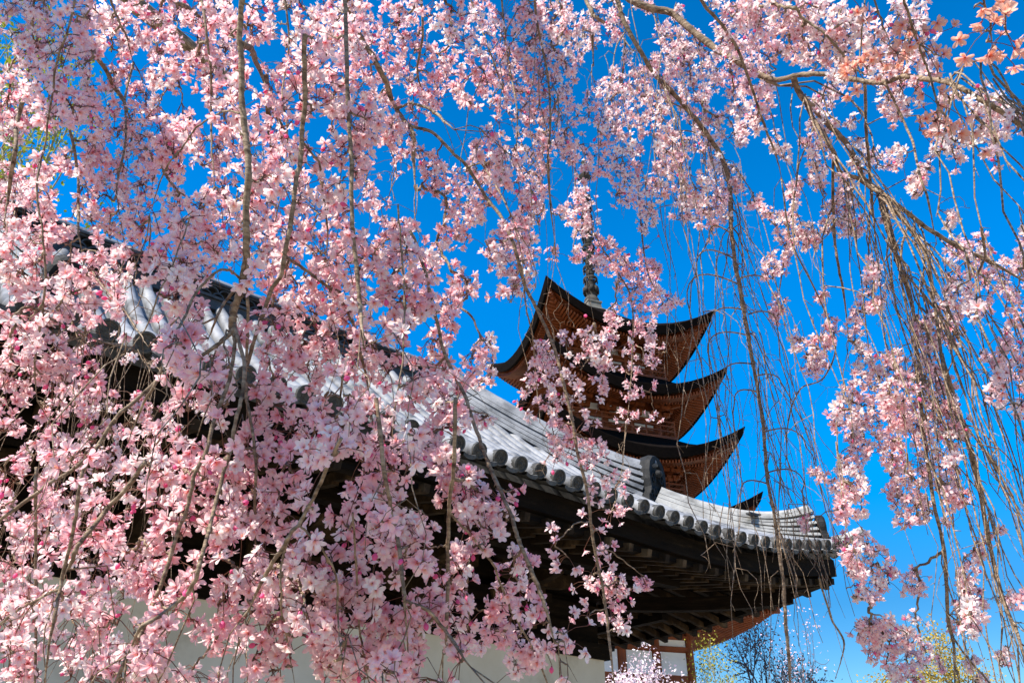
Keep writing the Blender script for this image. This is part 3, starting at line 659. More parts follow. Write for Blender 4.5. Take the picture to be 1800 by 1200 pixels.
# boughs traced in the photograph: tree (0 near, 1 right), depth factor, width at both ends, points
BR = """
0 0.83 11 16 427,-40 427,0 424,60 428,130 430,190 437,250 441,290 439,350 441,420 440,460 432,500 423,530 417,570 411,588
0 0.78 9 7 417,570 408,584 350,625 290,655 235,705 205,735 170,790 140,820 100,845 60,870 0,912 -40,935
0 0.83 9 8 415,575 413,613 400,677 377,740 363,793 345,830 332,890 313,940 287,1023 263,1080 243,1120 213,1170 190,1230
0 0.80 9 8 425,560 430,613 430,673 420,717 407,783 387,860 377,910 367,947 357,987 343,1020
0 0.80 9 8 357,987 343,1020 320,1047 283,1077 250,1100 225,1150
0 0.87 7 6 440,460 436,560 430,677 437,733 447,800 448,900 450,1027
0 1.1 5 4 190,-40 193,0 213,50 220,63 232,110
0 1.2 10 8 285,-20 297,0 320,10 343,27 372,45
0 1.2 9 8 140,60 160,87 173,107 187,130 200,157 213,177 225,210
0 1.2 8 7 255,262 267,277 283,293 297,320 317,342
0 .9 4 3 437,198 425,197 393,195 367,207 340,230 320,260 293,293 277,327 262,380
0 .9 4 4 130,-20 118,50 97,110 90,160 80,233 68,290 67,320 72,377 77,400 80,493 73,550 63,640 67,700
0 0.87 10 8 537,60 537,127 537,180 533,240 530,287 523,320 517,390 510,430 505,480 487,507 467,567 447,627 437,660
0 1.0 8 8 40,180 27,227 23,267 13,327 3,393
0 1.25 10 9 468,130 470,173 473,233 478,280
0 1.25 9 8 440,80 447,97 460,130 470,160
0 1.25 9 6 474,180 483,200 500,237 520,270
0 1.0 6 5 120,220 133,300 133,390 140,450
0 1.1 12 10 605,-20 613,10 630,57 660,107 680,143 690,173 700,200
0 1.1 9 7 690,173 700,197 717,220 727,240 727,277 732,333
0 0.83 9 8 605,-30 607,33 610,100 613,200 615,283 617,367 622,450 630,540 633,567 640,617
0 .95 6 6 714,180 727,183 757,193 780,213 797,230
0 1.0 7 7 700,205 717,220 760,233 790,267 813,287 833,313 853,347 873,373 887,400 903,440 920,500 933,527
0 .9 4 4 840,280 850,293 867,317 893,363 905,400
0 1.0 5 4 940,-20 943,33 953,83 963,133 968,183 968,233 963,283 967,367 975,430
0 1.1 8 6 1025,-30 1030,0 1043,27 1043,70 1046,120
0 1.1 7 6 1040,20 1047,30 1080,53 1110,90
1 .95 8 10 1075,-30 1087,7 1097,40 1120,83 1147,127 1173,157 1197,183 1230,223 1250,253 1267,283 1280,333 1284,400
1 .85 9 6 1280,333 1284,400 1292,450 1297,483 1307,533 1317,583 1325,633 1333,683 1343,750 1347,800 1353,850 1363,893 1373,960 1382,1033 1387,1100 1392,1167 1394,1230
1 .95 15 13 1080,-20 1113,0 1147,13 1180,20 1207,43 1260,83 1287,97 1343,133 1367,147
1 .95 13 10 1335,128 1367,140 1400,132 1427,130 1467,130 1500,137 1553,143 1593,133 1633,137 1667,140 1700,153 1733,173 1767,192 1800,215 1850,250
1 .95 12 8 1395,140 1407,170 1433,190 1453,213 1477,237 1497,260 1510,290 1523,313 1550,333 1573,353 1600,373 1640,403 1690,432 1750,460 1830,505
1 .90 9 8 1405,150 1413,173 1430,213 1450,247 1467,273 1478,307 1507,317 1530,333 1547,345
1 .95 12 9 1545,335 1560,400 1570,433 1583,483 1600,533 1612,600
1 .90 9 5 1530,317 1553,350 1600,410 1623,450 1633,497 1643,567 1653,633 1668,720 1690,800
1 .95 6 6 1520,140 1520,153 1522,233 1527,277 1530,317 1533,360 1540,430
1 .90 5 4 1558,145 1563,160 1587,210 1607,257 1620,310 1637,360 1650,430
1 .80 7 4 1225,-25 1233,0 1260,30 1287,67 1303,100 1323,157 1340,207 1363,267 1375,310
1 .85 5 4 1400,15 1410,33 1447,60 1473,87 1493,110 1505,125
0 .78 3 3 1525,-30 1520,0 1517,50 1515,97 1512,125
0 .78 4 3 1535,-30 1540,0 1550,30 1560,57 1575,105
0 .78 5 4 1580,-30 1588,0 1597,23 1613,73 1627,110 1637,147 1647,187 1663,210 1672,245
0 .70 5 4 1725,-30 1730,0 1740,27 1747,53 1752,78
1 .9 4 4 1670,138 1673,133 1693,117 1717,108 1740,110 1760,127 1777,157 1787,187
1 .9 6 4 1460,270 1467,400 1473,467 1483,527 1490,600
1 .95 7 7 1610,640 1633,833 1643,900 1660,983 1667,1083 1677,1133 1682,1230
1 .95 8 7 1650,620 1690,740 1720,850 1733,933 1760,1050 1787,1117 1810,1210
1 1.0 4 4 1671,1118 1707,1163 1740,1200 1770,1240
0 0.74 6 6 427,493 407,482 383,482 360,503 337,540 317,583 297,623 277,683 260,723 235,790
0 .95 6 5 427,497 400,527 377,567 368,600
0 .95 6 6 505,455 520,463 547,480 573,500 593,520 605,545
0 .85 3 3 335,380 323,417 300,467 273,523 250,580 213,627
0 .85 4 3 160,470 167,493 207,540 233,580 250,610
0 0.78 7 7 160,770 143,833 133,913 117,987 103,1033 93,1090 78,1210
0 .9 5 5 100,1035 83,1043 33,1070 0,1100 -30,1120
0 0.83 9 9 255,810 230,845 190,890 170,917 140,953 123,987 115,1010
0 0.83 7 9 600,770 567,840 533,910 513,940 490,980 460,1033 440,1080
0 .88 5 4 513,940 497,987 493,1050 503,1110 520,1220
0 .88 4 4 527,927 550,943 573,973 590,1013 595,1083 600,1150
0 1.0 6 6 63,820 63,870 65,930 65,1167 66,1230
0 0.83 8 8 803,700 800,817 793,900 792,1000 790,1117 791,1150
0 0.83 7 8 703,400 723,410 743,460 757,510 767,567 777,613 797,660 817,700 833,750 850,803 867,843 890,893 903,930 917,967 933,1007 953,1057 970,1120
0 .95 4 4 790,900 830,943 867,993 880,1027 893,1060 913,1100 937,1140 957,1193 970,1240
0 .95 7 5 905,440 920,500 933,527 960,580 977,627 990,677 1003,733 1013,797 1030,867 1037,923 1047,980 1057,1033 1067,1093 1073,1150 1082,1230
0 1.0 3 3 920,500 927,547 937,587 943,667 950,720
0 0.80 7 8 708,1040 713,1057 743,1073 773,1107 800,1140 830,1177
0 0.83 9 8 660,700 677,833 690,890 703,950 710,1033 713,1057
0 .88 4 4 620,900 627,1000 630,1100 640,1163 655,1230
0 .80 4 3 700,360 703,417 710,513 707,633 697,717 690,790
0 1.0 7 6 590,500 600,523 620,570 640,640 655,720
0 .95 3 3 1010,260 1015,350 1050,420 1080,470 1110,530 1110,640 1100,760
1 .95 3 2 1410,230 1400,330 1385,420 1370,520 1372,548
1 .95 3 3 1365,330 1390,420 1440,520 1470,600 1450,660 1410,680 1390,740 1388,800
1 1.0 4 4 1440,1015 1447,1040 1465,1090 1484,1130 1470,1190
0 .95 4 3 1078,90 1100,200 1120,330 1135,470 1170,540
0 1.1 4 3 880,-20 890,100 905,200 900,300
0 1.1 4 3 820,-20 850,60 880,140 910,250
0 1.1 5 4 740,-20 745,60 735,130 760,200
0 1.05 5 4 350,-20 362,60 370,160 372,260 380,330
0 1.1 4 3 60,-20 55,60 62,140 40,200
0 1.05 4 3 500,-20 508,80 495,160 505,230 498,330
0 1.0 4 3 560,250 565,330 575,420 560,500
0 1.55 4 4 90,560 140,585 185,604 230,615 280,650
0 1.0 5 4 215,120 222,240 205,330 215,420
"""
def catmull(P, n=7):
    P = np.asarray(P, float); Q = np.concatenate([2*P[:1]-P[1:2], P, 2*P[-1:]-P[-2:-1]])
    out = []; t = np.linspace(0, 1, n, endpoint=False)[:, None]
    for i in range(1, len(Q)-2):
        a, b, c, d = Q[i-1], Q[i], Q[i+1], Q[i+2]
        out.append(.5*((2*b)+(c-a)*t+(2*a-5*b+4*c-d)*t**2+(3*b-a-3*c+d)*t**3))
    out.append(P[-1:]); return np.concatenate(out)
class Branch: pass
branches = []
samp_p, samp_b = [], []          # sampled points (px, py, depth) and their branch
for bi, ln in enumerate(x for x in BR.strip().split('\n')):
    f = ln.split(); b = Branch(); b.tree = int(f[0]); k = float(f[1]); b.near = k < .79; w0, w1 = float(f[2]), float(f[3])
    pp = catmull([tuple(map(float, q.split(','))) for q in f[4:]])
    mid = pp[len(pp)//2]; d0 = float(depth_at(*np.clip(mid, [0, 0], [1800, 1200])))*k
    s = np.linspace(0, 1, len(pp)); drift = rng.normal(0, .05)
    dep = d0*(1+drift*(s-.5)*2+.015*np.sin(s*9+bi))
    if -5 < pp[0, 1] and samp_p:
        sp_ = np.array(samp_p); j_ = int(np.argmin(np.hypot(sp_[:, 0]-pp[0, 0], sp_[:, 1]-pp[0, 1])))
        gap = math.hypot(sp_[j_, 0]-pp[0, 0], sp_[j_, 1]-pp[0, 1])
        if gap < 34: dep = dep+(sp_[j_, 2]-dep[0])*np.clip(1-s/.8, 0, 1); pp = pp+(sp_[j_, :2]-pp[0])[None]*np.clip(1-s/.15, 0, 1)[:, None]
    b.P = at(pp[:, 0], pp[:, 1], dep); L = np.linalg.norm(np.diff(b.P, axis=0), axis=1).sum()
    b.P = b.P+np.cumsum(rng.normal(0, .0012, b.P.shape), 0)*.5
    wid = (w0+(w1-w0)*s)*.88
    b.R = wid*d0/F_PX/2*(1+.05*np.sin(np.arange(len(pp))*1.7+bi)+rng.normal(0, .05, len(pp)))
    b.R *= np.clip((len(pp)-.5-np.arange(len(pp)))/9, .22, 1)**.7
    b.twigs = []; b.nodes = []; b.bloss = Blossoms(); branches.append(b)
    X, Y, Z = proj(b.P); samp_p += list(zip(X, Y, Z)); samp_b += [bi]*len(X)

# ---- blossom clusters: fill the photograph's blossom density, each cluster then hangs on a twig
PXS = 5; GW, GH = 360, 240
have = np.zeros((GH, GW), bool)
YY, XX = np.mgrid[0:GH, 0:GW]
def paint(x, y, r):
    x0, x1 = int(max(0, (x-r)/PXS)), int(min(GW, (x+r)/PXS+1)); y0, y1 = int(max(0, (y-r)/PXS)), int(min(GH, (y+r)/PXS+1))
    if x1 <= x0 or y1 <= y0: return
    sub = (XX[y0:y1, x0:x1]*PXS+2.5-x)**2+(YY[y0:y1, x0:x1]*PXS+2.5-y)**2 <= r*r
    have[y0:y1, x0:x1] |= sub
def smooth(a, n, ax):
    k = np.hanning(n+2)[1:-1]; k /= k.sum()
    return np.apply_along_axis(lambda r: np.convolve(np.pad(r, n//2, mode='wrap'), k, 'valid'), ax, a)
target = np.kron(CV_, np.ones((10, 10)))
k_ = np.ones(9)/9
for ax in (0, 1): target = np.apply_along_axis(lambda r: np.convolve(np.pad(r, 4, mode='edge'), k_, 'valid'), ax, target)
nz = smooth(smooth(rng.normal(0, 1, (GH, GW)), 9, 1), 15, 0)*1.0
nz2 = smooth(smooth(rng.normal(0, 1, (GH, GW)), 17, 1), 27, 0)
nz = nz/nz.std()+.8*nz2/nz2.std()
rank = np.empty(nz.size); rank[np.argsort(nz.ravel())] = np.linspace(0, 1, nz.size); rank = rank.reshape(nz.shape)
mask = rank < np.clip(target*np.interp(np.arange(GW)/GW, [0, .5, .6, .78, .85, 1], [1.05, 1.0, .95, .97, 1.2, 1.25])[None, :]*np.interp(np.arange(GH)/GH, [0, .35, .5, .8, 1], [1.10, 1.10, 1.0, .95, 1.0])[:, None]-.01, 0, .965)       # hanging clumps with gaps between them
target = mask.astype(float)
class Cl: pass
clusters = []
def add_cluster(x, y, D, n, spread=1.0, pale=None):
    c = Cl(); c.x, c.y, c.D = x, y, D; c.dep = FLOWER*1.1*F_PX/D
    c.off = rng.normal(0, .62*spread, (n, 2))*D; c.n = n; c.pale = rng.random() if pale is None else pale
    if pale is None:     # keep the flowers of a spray inside its clump
        for k in range(n):
            for tr in range(5):
                gx_, gy_ = int((x+c.off[k, 0])/PXS), int((y+c.off[k, 1])/PXS)
                if not (0 <= gx_ < GW and 0 <= gy_ < GH) or mask[gy_, gx_]: break
                c.off[k] = rng.normal(0, .55*spread, 2)*D
    for o in c.off: paint(x+o[0], y+o[1], D*.33)
    c.near = pale is not None and x > 1480 and y < 300; clusters.append(c)
for ln in """808,30,33,6,.1 800,60,34,6,0 815,75,33,5,0 790,80,33,5,.1 830,90,32,6,0 845,120,31,6,.05 880,145,30,5,0 890,195,29,7,0 865,180,30,5,.1 875,215,28,6,.1
1512,15,30,4,.6 1540,22,30,4,.7 1515,105,31,8,.6 1505,128,31,6,.7 1570,125,32,7,.5 1580,95,32,6,.4 1605,35,31,5,.3 1612,55,32,6,.3 1620,75,30,5,.5 1590,75,31,5,.5 1655,100,31,4,.4 1640,215,30,8,.8 1625,235,30,7,.7 1665,230,30,8,.8 1680,248,30,5,.9 1650,185,29,4,.5
1712,15,38,2,.5 1722,28,38,1,.5 1765,25,38,2,.6 1732,55,38,3,.8 1770,62,39,5,.9 1750,82,38,4,.9 1735,75,38,2,.8
250,370,38,6,0 235,385,38,5,0 265,365,38,4,.1 530,350,38,8,.1 550,365,36,6,.2 565,115,36,8,.1 575,100,36,6,.05 450,280,34,8,.1 440,310,35,7,.2 165,790,40,6,.3 190,820,44,4,.3 180,845,42,4,.4 235,1110,42,3,0 240,1095,40,2,0 110,960,38,6,.15 130,985,38,6,.2 270,880,38,6,.1 255,850,38,5,.1 290,905,36,5,.2
605,1060,40,6,.05 625,1000,38,7,.2 640,1040,38,7,.7 655,1080,38,8,.3 690,1010,36,5,.3 1000,610,26,5,.3 1030,590,27,5,.2 1045,620,26,4,.1 985,660,29,9,.2 1060,620,25,4,.0 1075,630,25,4,0
955,720,26,6,.2 940,710,25,5,.3 1020,650,26,4,.3 1010,700,27,5,.2 1040,770,30,6,.2 1005,770,30,9,.4 985,790,29,6,.4 1060,840,27,7,.5 1080,860,28,7,.4 1045,850,28,6,.4
1015,405,17,8,.5 1028,388,17,8,.5 1010,368,17,7,.5 1022,345,17,8,.5 1034,362,17,7,.5 1110,620,16,8,.5 1100,650,16,8,.5 1115,680,16,8,.5 1105,720,16,9,.4 1100,740,16,8,.4 1110,690,16,7,.5 1130,640,16,7,.5 1150,730,16,8,.5 1145,690,16,6,.6
1000,980,27,4,.6 975,960,27,4,.6 1050,930,28,6,.5 1065,960,28,6,.5 1075,900,28,6,.5 1040,1005,28,5,.4 1085,1045,29,5,.5 1065,1055,29,4,.5 1030,1085,29,4,.6 1070,1095,30,4,.4 905,1010,26,5,.5 920,1015,26,4,.5 990,1110,34,3,.2 1000,1130,34,3,.2 985,1160,33,2,.1 960,1140,32,3,.4
880,1060,25,5,.5 900,1085,25,5,.5 910,1115,25,5,.5 930,1140,26,4,.5 955,1095,28,6,.4
1535,990,18,8,.3 1570,1000,19,8,.6 1560,1010,18,7,.7 1525,965,19,7,.2 1520,955,19,6,.2 1525,1055,18,6,.5 1540,1100,18,6,.6 1610,1090,18,8,.3 1580,1120,18,8,.3 1595,1105,18,6,.4""".split():
    x, y, D, n, p = ln.split(','); add_cluster(float(x), float(y), float(D), int(n), 1.0, float(p))
def cellmean(a): return a.reshape(GH//2, 2, GW//2, 2).mean((1, 3))
tm = cellmean(target)
for it in range(700):
    deficit = np.clip(tm-cellmean(have.astype(float)), 0, 1); deficit[deficit < .5] = 0
    tot = deficit.sum()
    if tot < 260: break
    w_ = deficit.ravel()/tot
    for ci in rng.choice(len(w_), size=14, replace=False, p=w_):
        y, x = divmod(ci, GW//2); x = (x+rng.random())*10; y = (y+rng.random())*10
        D = size_at(x, y)*math.exp(rng.normal(-.03, .15)); add_cluster(x, y, D, int(rng.integers(4, 9)), rng.uniform(.75, 1.15))
print("clusters", len(clusters), "flowers", sum(c.n for c in clusters))

# ---- bare hanging twigs
def hang(p0, L, bi, r0, lean=(0, 0), kids=0, n=None):
    n = n or max(8, int(L/.07)); t = np.linspace(0, 1, n)
    w_ = np.cumsum(rng.normal(0, 1, (n, 3)), 0)*.008*math.sqrt(L/.8); w_ -= w_[0]; w_[:, 2] *= .2
    ph = rng.uniform(0, 6.3, 2); fr = rng.uniform(4, 10, 2); w_[:, 0] += .012*(np.sin(t*fr[0]+ph[0])-math.sin(ph[0])); w_[:, 1] += .012*(np.sin(t*fr[1]+ph[1])-math.sin(ph[1]))
    out = np.array([lean[0], lean[1], 0.0])
    P = p0+np.outer(np.sin(np.clip(t*2.2, 0, 1)*math.pi/2)*.09*rng.uniform(.2, 1.2)+t*.06*L, out)+np.outer(-L*t**1.08, UP)+np.outer(.05*np.sin(np.clip(t*4, 0, 1)*math.pi)*rng.random(), UP)+w_
    branches[bi].twigs.append((P, np.linspace(r0, r0*.42, n)*(1+.22*(rng.random(n) < .3))))
    X, Y, Z = proj(P[2::2]); samp_p.extend(zip(X, Y, Z)); samp_b.extend([bi]*len(X))
    for i in range(2, n-1):          # spurs at the nodes
        if rng.random() < .35:
            d = rng.normal(0, 1, 3)+np.array([0, 0, -.6]); d /= np.linalg.norm(d); branches[bi].twigs.append((np.array([P[i], P[i]+d*rng.uniform(.006, .02), P[i]+d*rng.uniform(.02, .03)+[0, 0, -.004]]), np.array([r0*.6, r0*.45, r0*.25])))
    for k in range(kids):
        i = int(rng.integers(2, n-3)); a = rng.uniform(0, 6.3)
        hang(P[i], L*rng.uniform(.25, .6)*(1-i/n*.5), bi, r0*.62, (math.cos(a), math.sin(a)), 0)
    return P
def bare(bis, ylo, yhi, xlo, xhi, cnt, L0, L1, r0, r1, kids=1):
    cand = [(bi, i) for bi in bis for i in range(len(branches[bi].P))]
    keep = []
    for bi, i in cand:
        X, Y, _ = proj(branches[bi].P[i])
        if xlo <= X <= xhi and ylo <= Y <= yhi: keep.append((bi, i))
    for _ in range(cnt):
        bi, i = keep[int(rng.integers(len(keep)))]; a = rng.uniform(0, 6.3)
        hang(branches[bi].P[i]+rng.normal(0, .01, 3), rng.uniform(L0, L1), bi, rng.uniform(r0, r1), (math.cos(a), math.sin(a)), int(rng.integers(0, kids+1)))
bx = {}
def find(x, y):
    best = min(range(len(branches)), key=lambda k: np.min(np.hypot(*(np.stack(proj(branches[k].P)[:2], 0)-np.array([[x], [y]])))))
    return best
iArc, iC2, iC3, iB1, iB2 = find(1667, 140), find(1573, 353), find(1450, 247), find(1583, 483), find(1633, 497)
iMain, iLow1, iLow2, iB8, iTop = find(1333, 683), find(1660, 983), find(1760, 1050), find(1230, 223), find(1260, 83)
bare([iArc], 0, 400, 1430, 1810, 16, .5, 1.5, .0014, .0028, 2)
bare([iC2], 150, 520, 1400, 1800, 14, .6, 1.7, .0014, .0032, 2)
bare([iC3], 150, 520, 1400, 1600, 12, .5, 1.5, .0014, .0032, 2)
bare([iB1, iB2], 330, 820, 1500, 1750, 19, .5, 1.4, .0014, .0030, 2)
bare([iLow1, iLow2], 600, 1200, 1550, 1800, 16, .3, .8, .0012, .0024, 1)
bare([iMain], 330, 700, 1250, 1400, 22, .5, 1.1, .0011, .0020, 2)
bare([iMain], 700, 1000, 1250, 1420, 8, .3, .7, .0011, .0018, 1)
bare([iB8, iTop], 0, 340, 1100, 1380, 26, .5, 1.2, .0012, .0020, 1)
bare([find(968, 183), find(1043, 27), find(1080, 53)], 0, 300, 900, 1120, 12, .3, .9, .0011, .0018, 1)
# arching side shoots of the long bare bough, out and over, then straight down
for (x, y, dxp, up_px, ln) in ((1292, 455, -70, 25, .55), (1300, 500, -95, 30, .75), (1310, 545, -60, 12, .7), (1318, 590, -75, 15, .7), (1326, 640, -55, 8, .6), (1335, 690, -45, 10, .5),
                               (1298, 490, 50, 10, .7), (1316, 552, 45, 8, .75), (1340, 760, 75, 14, .45), (1330, 660, 40, 5, .55), (1285, 410, -40, 20, .5), (1350, 830, 60, 10, .4), (1350, 850, -50, 10, .35), (1240, 240, -60, 20, .6), (1200, 190, -45, 15, .6)):
    d0 = float(np.interp(y, *[np.sort(v) for v in (proj(branches[iMain].P)[1], proj(branches[iMain].P)[2])])) if y > 350 else float(proj(branches[iB8].P)[2].mean())
    bi = iMain if y > 350 else iB8
    p0 = at(x, y, d0); s = np.linspace(0, 1, 9); sx = dxp*d0/F_PX
    dy_ = rng.normal(0, .12)
    A = p0+np.outer(sx*np.sin(s*math.pi/2), [1, 0, 0])+np.outer(sx*dy_*s, [0, 1, 0])+np.outer(up_px*d0/F_PX*np.sin(s*math.pi)*1.0-abs(sx)*.35*s**2, UP)
    branches[bi].twigs.append((A, np.linspace(.0026, .0019, 9)))
    hang(A[-1], ln*rng.uniform(.9, 1.3), bi, .0019, (np.sign(dxp)*.3, 0), 2)
# fine grey bare twigs left, in front of the dark eaves
iL = find(235, 705); iH = find(140, 840)
bare([find(185, 604)], 500, 900, 110, 300, 30, .35, .95, .0008, .0013, 2)

for bi, b in enumerate(branches):      # boughs run out into thin shoots
    X, Y, _ = proj(b.P[-1])
    if b.near or Y > 1190: continue
    dirn = b.P[-1]-b.P[-3]; dirn /= np.linalg.norm(dirn)+1e-9
    for k in range(2): hang(b.P[-1]-dirn*.004, rng.uniform(.12, .34), bi, max(.0012, b.R[-1]*.8), (dirn[0]*2+rng.normal(0, .3), dirn[1]*2+rng.normal(0, .3)), 1, n=8)
# ---- hang every cluster on a twig that leaves a bough or a twig above it
BQ = np.concatenate([np.stack(proj(b.P), -1)[::2] for b in branches if not b.near and b.R.max()/proj(b.P)[2].mean()*F_PX > 1.9])
S = np.array(samp_p); SB = np.array(samp_b)
pool = np.zeros((len(S)+len(clusters)*5, 3)); pool[:len(S)] = S; poolb = np.zeros(len(pool), int); poolb[:len(S)] = SB; npool = len(S)
NEARB = np.array([b.near for b in branches]); poolt = np.full(len(pool), -1); twigs = []           # poolt: the twig a pool point lies on
def twig_curve(p0, p1, n=9):
    """leaves p0 outwards, then falls to p1"""
    d = p1-p0; L = np.linalg.norm(d); c = p0+d*np.array([.62, .62, .30])+rng.normal(0, .05, 3)*L
    t = np.linspace(0, 1, n)[:, None]
    return p0*(1-t)**2+2*c*t*(1-t)+p1*t**2+np.concatenate([[np.zeros(3)], rng.normal(0, .010*L+.0008, (n-2, 3)), [np.zeros(3)]])
for c in sorted(clusters, key=lambda c: c.y+rng.normal(0, 12)):
    dx = pool[:npool, 0]-c.x; dy = c.y-pool[:npool, 1]; z = pool[:npool, 2]
    dist = np.hypot(dx, dy); cost = dist*(1+2.2*np.abs(np.log(z/c.dep)))+np.abs(dx)*.5+6
    bad = (dy < -8) | (np.abs(dx) > .85*dy+28) | (dist > 330)
    cost = cost+np.where(bad, 420+dist*1.5, 0)
    cost = cost+np.where(NEARB[poolb[:npool]] != c.near, 5000 if not c.near else 0, 0)
    j = int(np.argmin(cost)); bi = poolb[j]
    zp = pool[j, 2]; reach = dist[j]*zp/F_PX
    c.dep = zp+np.clip(c.dep-zp, -.9*reach-.02, .9*reach+.02)
    k = BQ[np.hypot(BQ[:, 0]-c.x, BQ[:, 1]-c.y) < 30]
    if len(k) and not c.near and rng.random() < .85: c.dep = max(c.dep, float(k[:, 2].min())+rng.uniform(.05, .16))
    p1 = at(c.x, c.y, c.dep); p0 = at(pool[j, 0], pool[j, 1], zp)
    if dist[j] > 4:
        P = twig_curve(p0, p1); ti = len(twigs); twigs.append([bi, P, poolt[j], 1.0])
        X, Y, Z = proj(P[[3, 5, 7, 8]])
        pool[npool:npool+4] = np.stack([X, Y, Z], -1); poolb[npool:npool+4] = bi; poolt[npool:npool+4] = ti; npool += 4
    else: P = np.array([p0, p1]); ti = poolt[j]
    c.bi = bi; c.tw = P
    q = poolt[j]
    while q >= 0: twigs[q][3] += 1; q = twigs[q][2]
for bi, P, par, load in twigs:
    r1 = .0011+.00030*min(load, 16)**.8; branches[bi].twigs.append((P, np.linspace(r1*1.25, max(.0010, r1*.8), len(P))))

# ---- build the two trees: trunk, limbs overhead, boughs > twigs, blossoms
tree_nodes = []
for ti, (loc, lab) in enumerate((((-2.6, -1.2, 0), "old weeping cherry with large pink blossoms hanging close in front of the temple roof"),
                                 ((4.6, -1.0, 0), "weeping cherry with arching limb and many bare hanging twigs against blue sky at right"))):
    t = empty("weeping_cherry_tree", loc, lab, "cherry tree", "weeping cherry trees in bloom"); tree_nodes.append(t)
    b = np.array(loc, float); hgt = 4.6
    P = catmull([b, b+[.05, .08, 1.2], b+[.2 if ti == 0 else -.2, .1, 2.6], b+[.5*(1 if ti == 0 else -1), .3, hgt]], 8)
    m = MB(); m.tube(P, np.linspace(.30, .16, len(P))*(1+.06*np.sin(np.arange(len(P))*2.1)), 14); m.build("trunk", M_BARK, t, smooth=True)
    lm = [(P[-1], (-2.2, 1.6, 4.9), (-1.6, 3.2, 5.2)), (P[-1], (-.8, .9, 4.9), (-.2, 2.6, 5.3)), (P[-1], (.2, .4, 4.8), (1.2, 2.6, 5.4))] if ti == 0 else [(P[-1], (3.2, .6, 4.9), (1.4, 2.6, 5.2)), (P[-1], (3.9, 1.2, 5.0), (3.4, 3.0, 5.4))]
    for a in lm:
        q = catmull(a, 10); m = MB(); m.tube(q, np.linspace(.11, .03, len(q)), 10); m.build("limb", M_BARK, t, smooth=True)
for c in clusters:
    b = branches[c.bi]; n = c.n
    pos = at(c.x+c.off[:, 0], c.y+c.off[:, 1], c.dep+rng.normal(0, .6*FLOWER*1.1, n)); node = np.asarray(c.tw)[-1]
    # pedicels start on the last stretch of the twig, flowers look away from it, down and outwards
    tw = np.asarray(c.tw); k = rng.uniform(.72, 1.0, n)*(len(tw)-1); i0 = np.floor(k).astype(int).clip(0, len(tw)-2); fr = (k-i0)[:, None]
    start = tw[i0]*(1-fr)+tw[i0+1]*fr
    far = np.linalg.norm(pos-start, axis=1); 
    D = pos-start; D /= np.linalg.norm(D, axis=1, keepdims=True)+1e-9
    D = D*.9+rng.normal(0, .55, (n, 3))+np.array([0, -.35, -.25]); D /= np.linalg.norm(D, axis=1, keepdims=True)
    size = FLOWER*rng.uniform(.80, 1.13, n)
    base = (PALE if False else PALE)[None]*(1-.0)
    mixv = np.clip(c.pale*.66+(.20-.22*(c.x > 950)*(c.y < 420)-.08*(c.x > 1400))+rng.normal(.0, .16, n), 0, 1)[:, None]
    base = np.where(mixv < .5, PALE+(MID-PALE)*mixv*2, MID+(DEEP-MID)*(mixv-.5)*1.3)*rng.uniform(.93, 1.03, (n, 1))
    if c.near: base = np.array([[.95, .52, .40]])*rng.uniform(.9, 1.03, (n, 1))  # orange of backlit petals, put into the near sprays' base colour
    isb = rng.random(n) < (.06 if c.D > 22 else .03)
    stem0 = pos-D*(.03*size)[:, None]
    b.bloss.stalks(start, stem0, .0009, [.26, .12, .08])
    lod = 0 if c.D > 26 else (1 if c.D > 17.5 else 2)
    vs = rng.integers(0, NT, n)
    if isb.any(): b.bloss.put(BUD, pos[isb], D[isb]+np.array([0, 0, -.8]), rng.uniform(0, 6.3, isb.sum()), size[isb]*.9, np.tile([[.92, .55, .72]], (isb.sum(), 1)))
    for v in np.unique(vs[~isb]):
        q = (~isb) & (vs == v)
        b.bloss.put(TEMPL[lod][v], pos[q], D[q], rng.uniform(0, 6.3, q.sum()), size[q], base[q])
for b in branches:
    t = tree_nodes[b.tree]; m = MB(); m.tube(b.P, b.R, 10)
    for i in range(2, len(b.P)-2, 2):        # knots and short spurs
        if rng.random() < .5:
            d = rng.normal(0, 1, 3); d /= np.linalg.norm(d); m.tube([b.P[i], b.P[i]+d*b.R[i]*1.1, b.P[i]+d*b.R[i]*rng.uniform(1.4, 3.2)], [b.R[i]*.5, b.R[i]*.35, b.R[i]*.12], 5)
    bo = m.build("branch", M_BARK, t, smooth=True)
    if b.twigs:
        m = MB()
        for P, R in b.twigs: m.tube(P, R, 5 if R[0] > .0016 else 4)
        tw = m.build("twigs", M_TWIG, bo, smooth=True); tw["kind"] = "stuff"
    if b.bloss.mb.n: bl = b.bloss.mb.build("blossoms", M_PETAL, bo, smooth=True); bl["kind"] = "stuff"

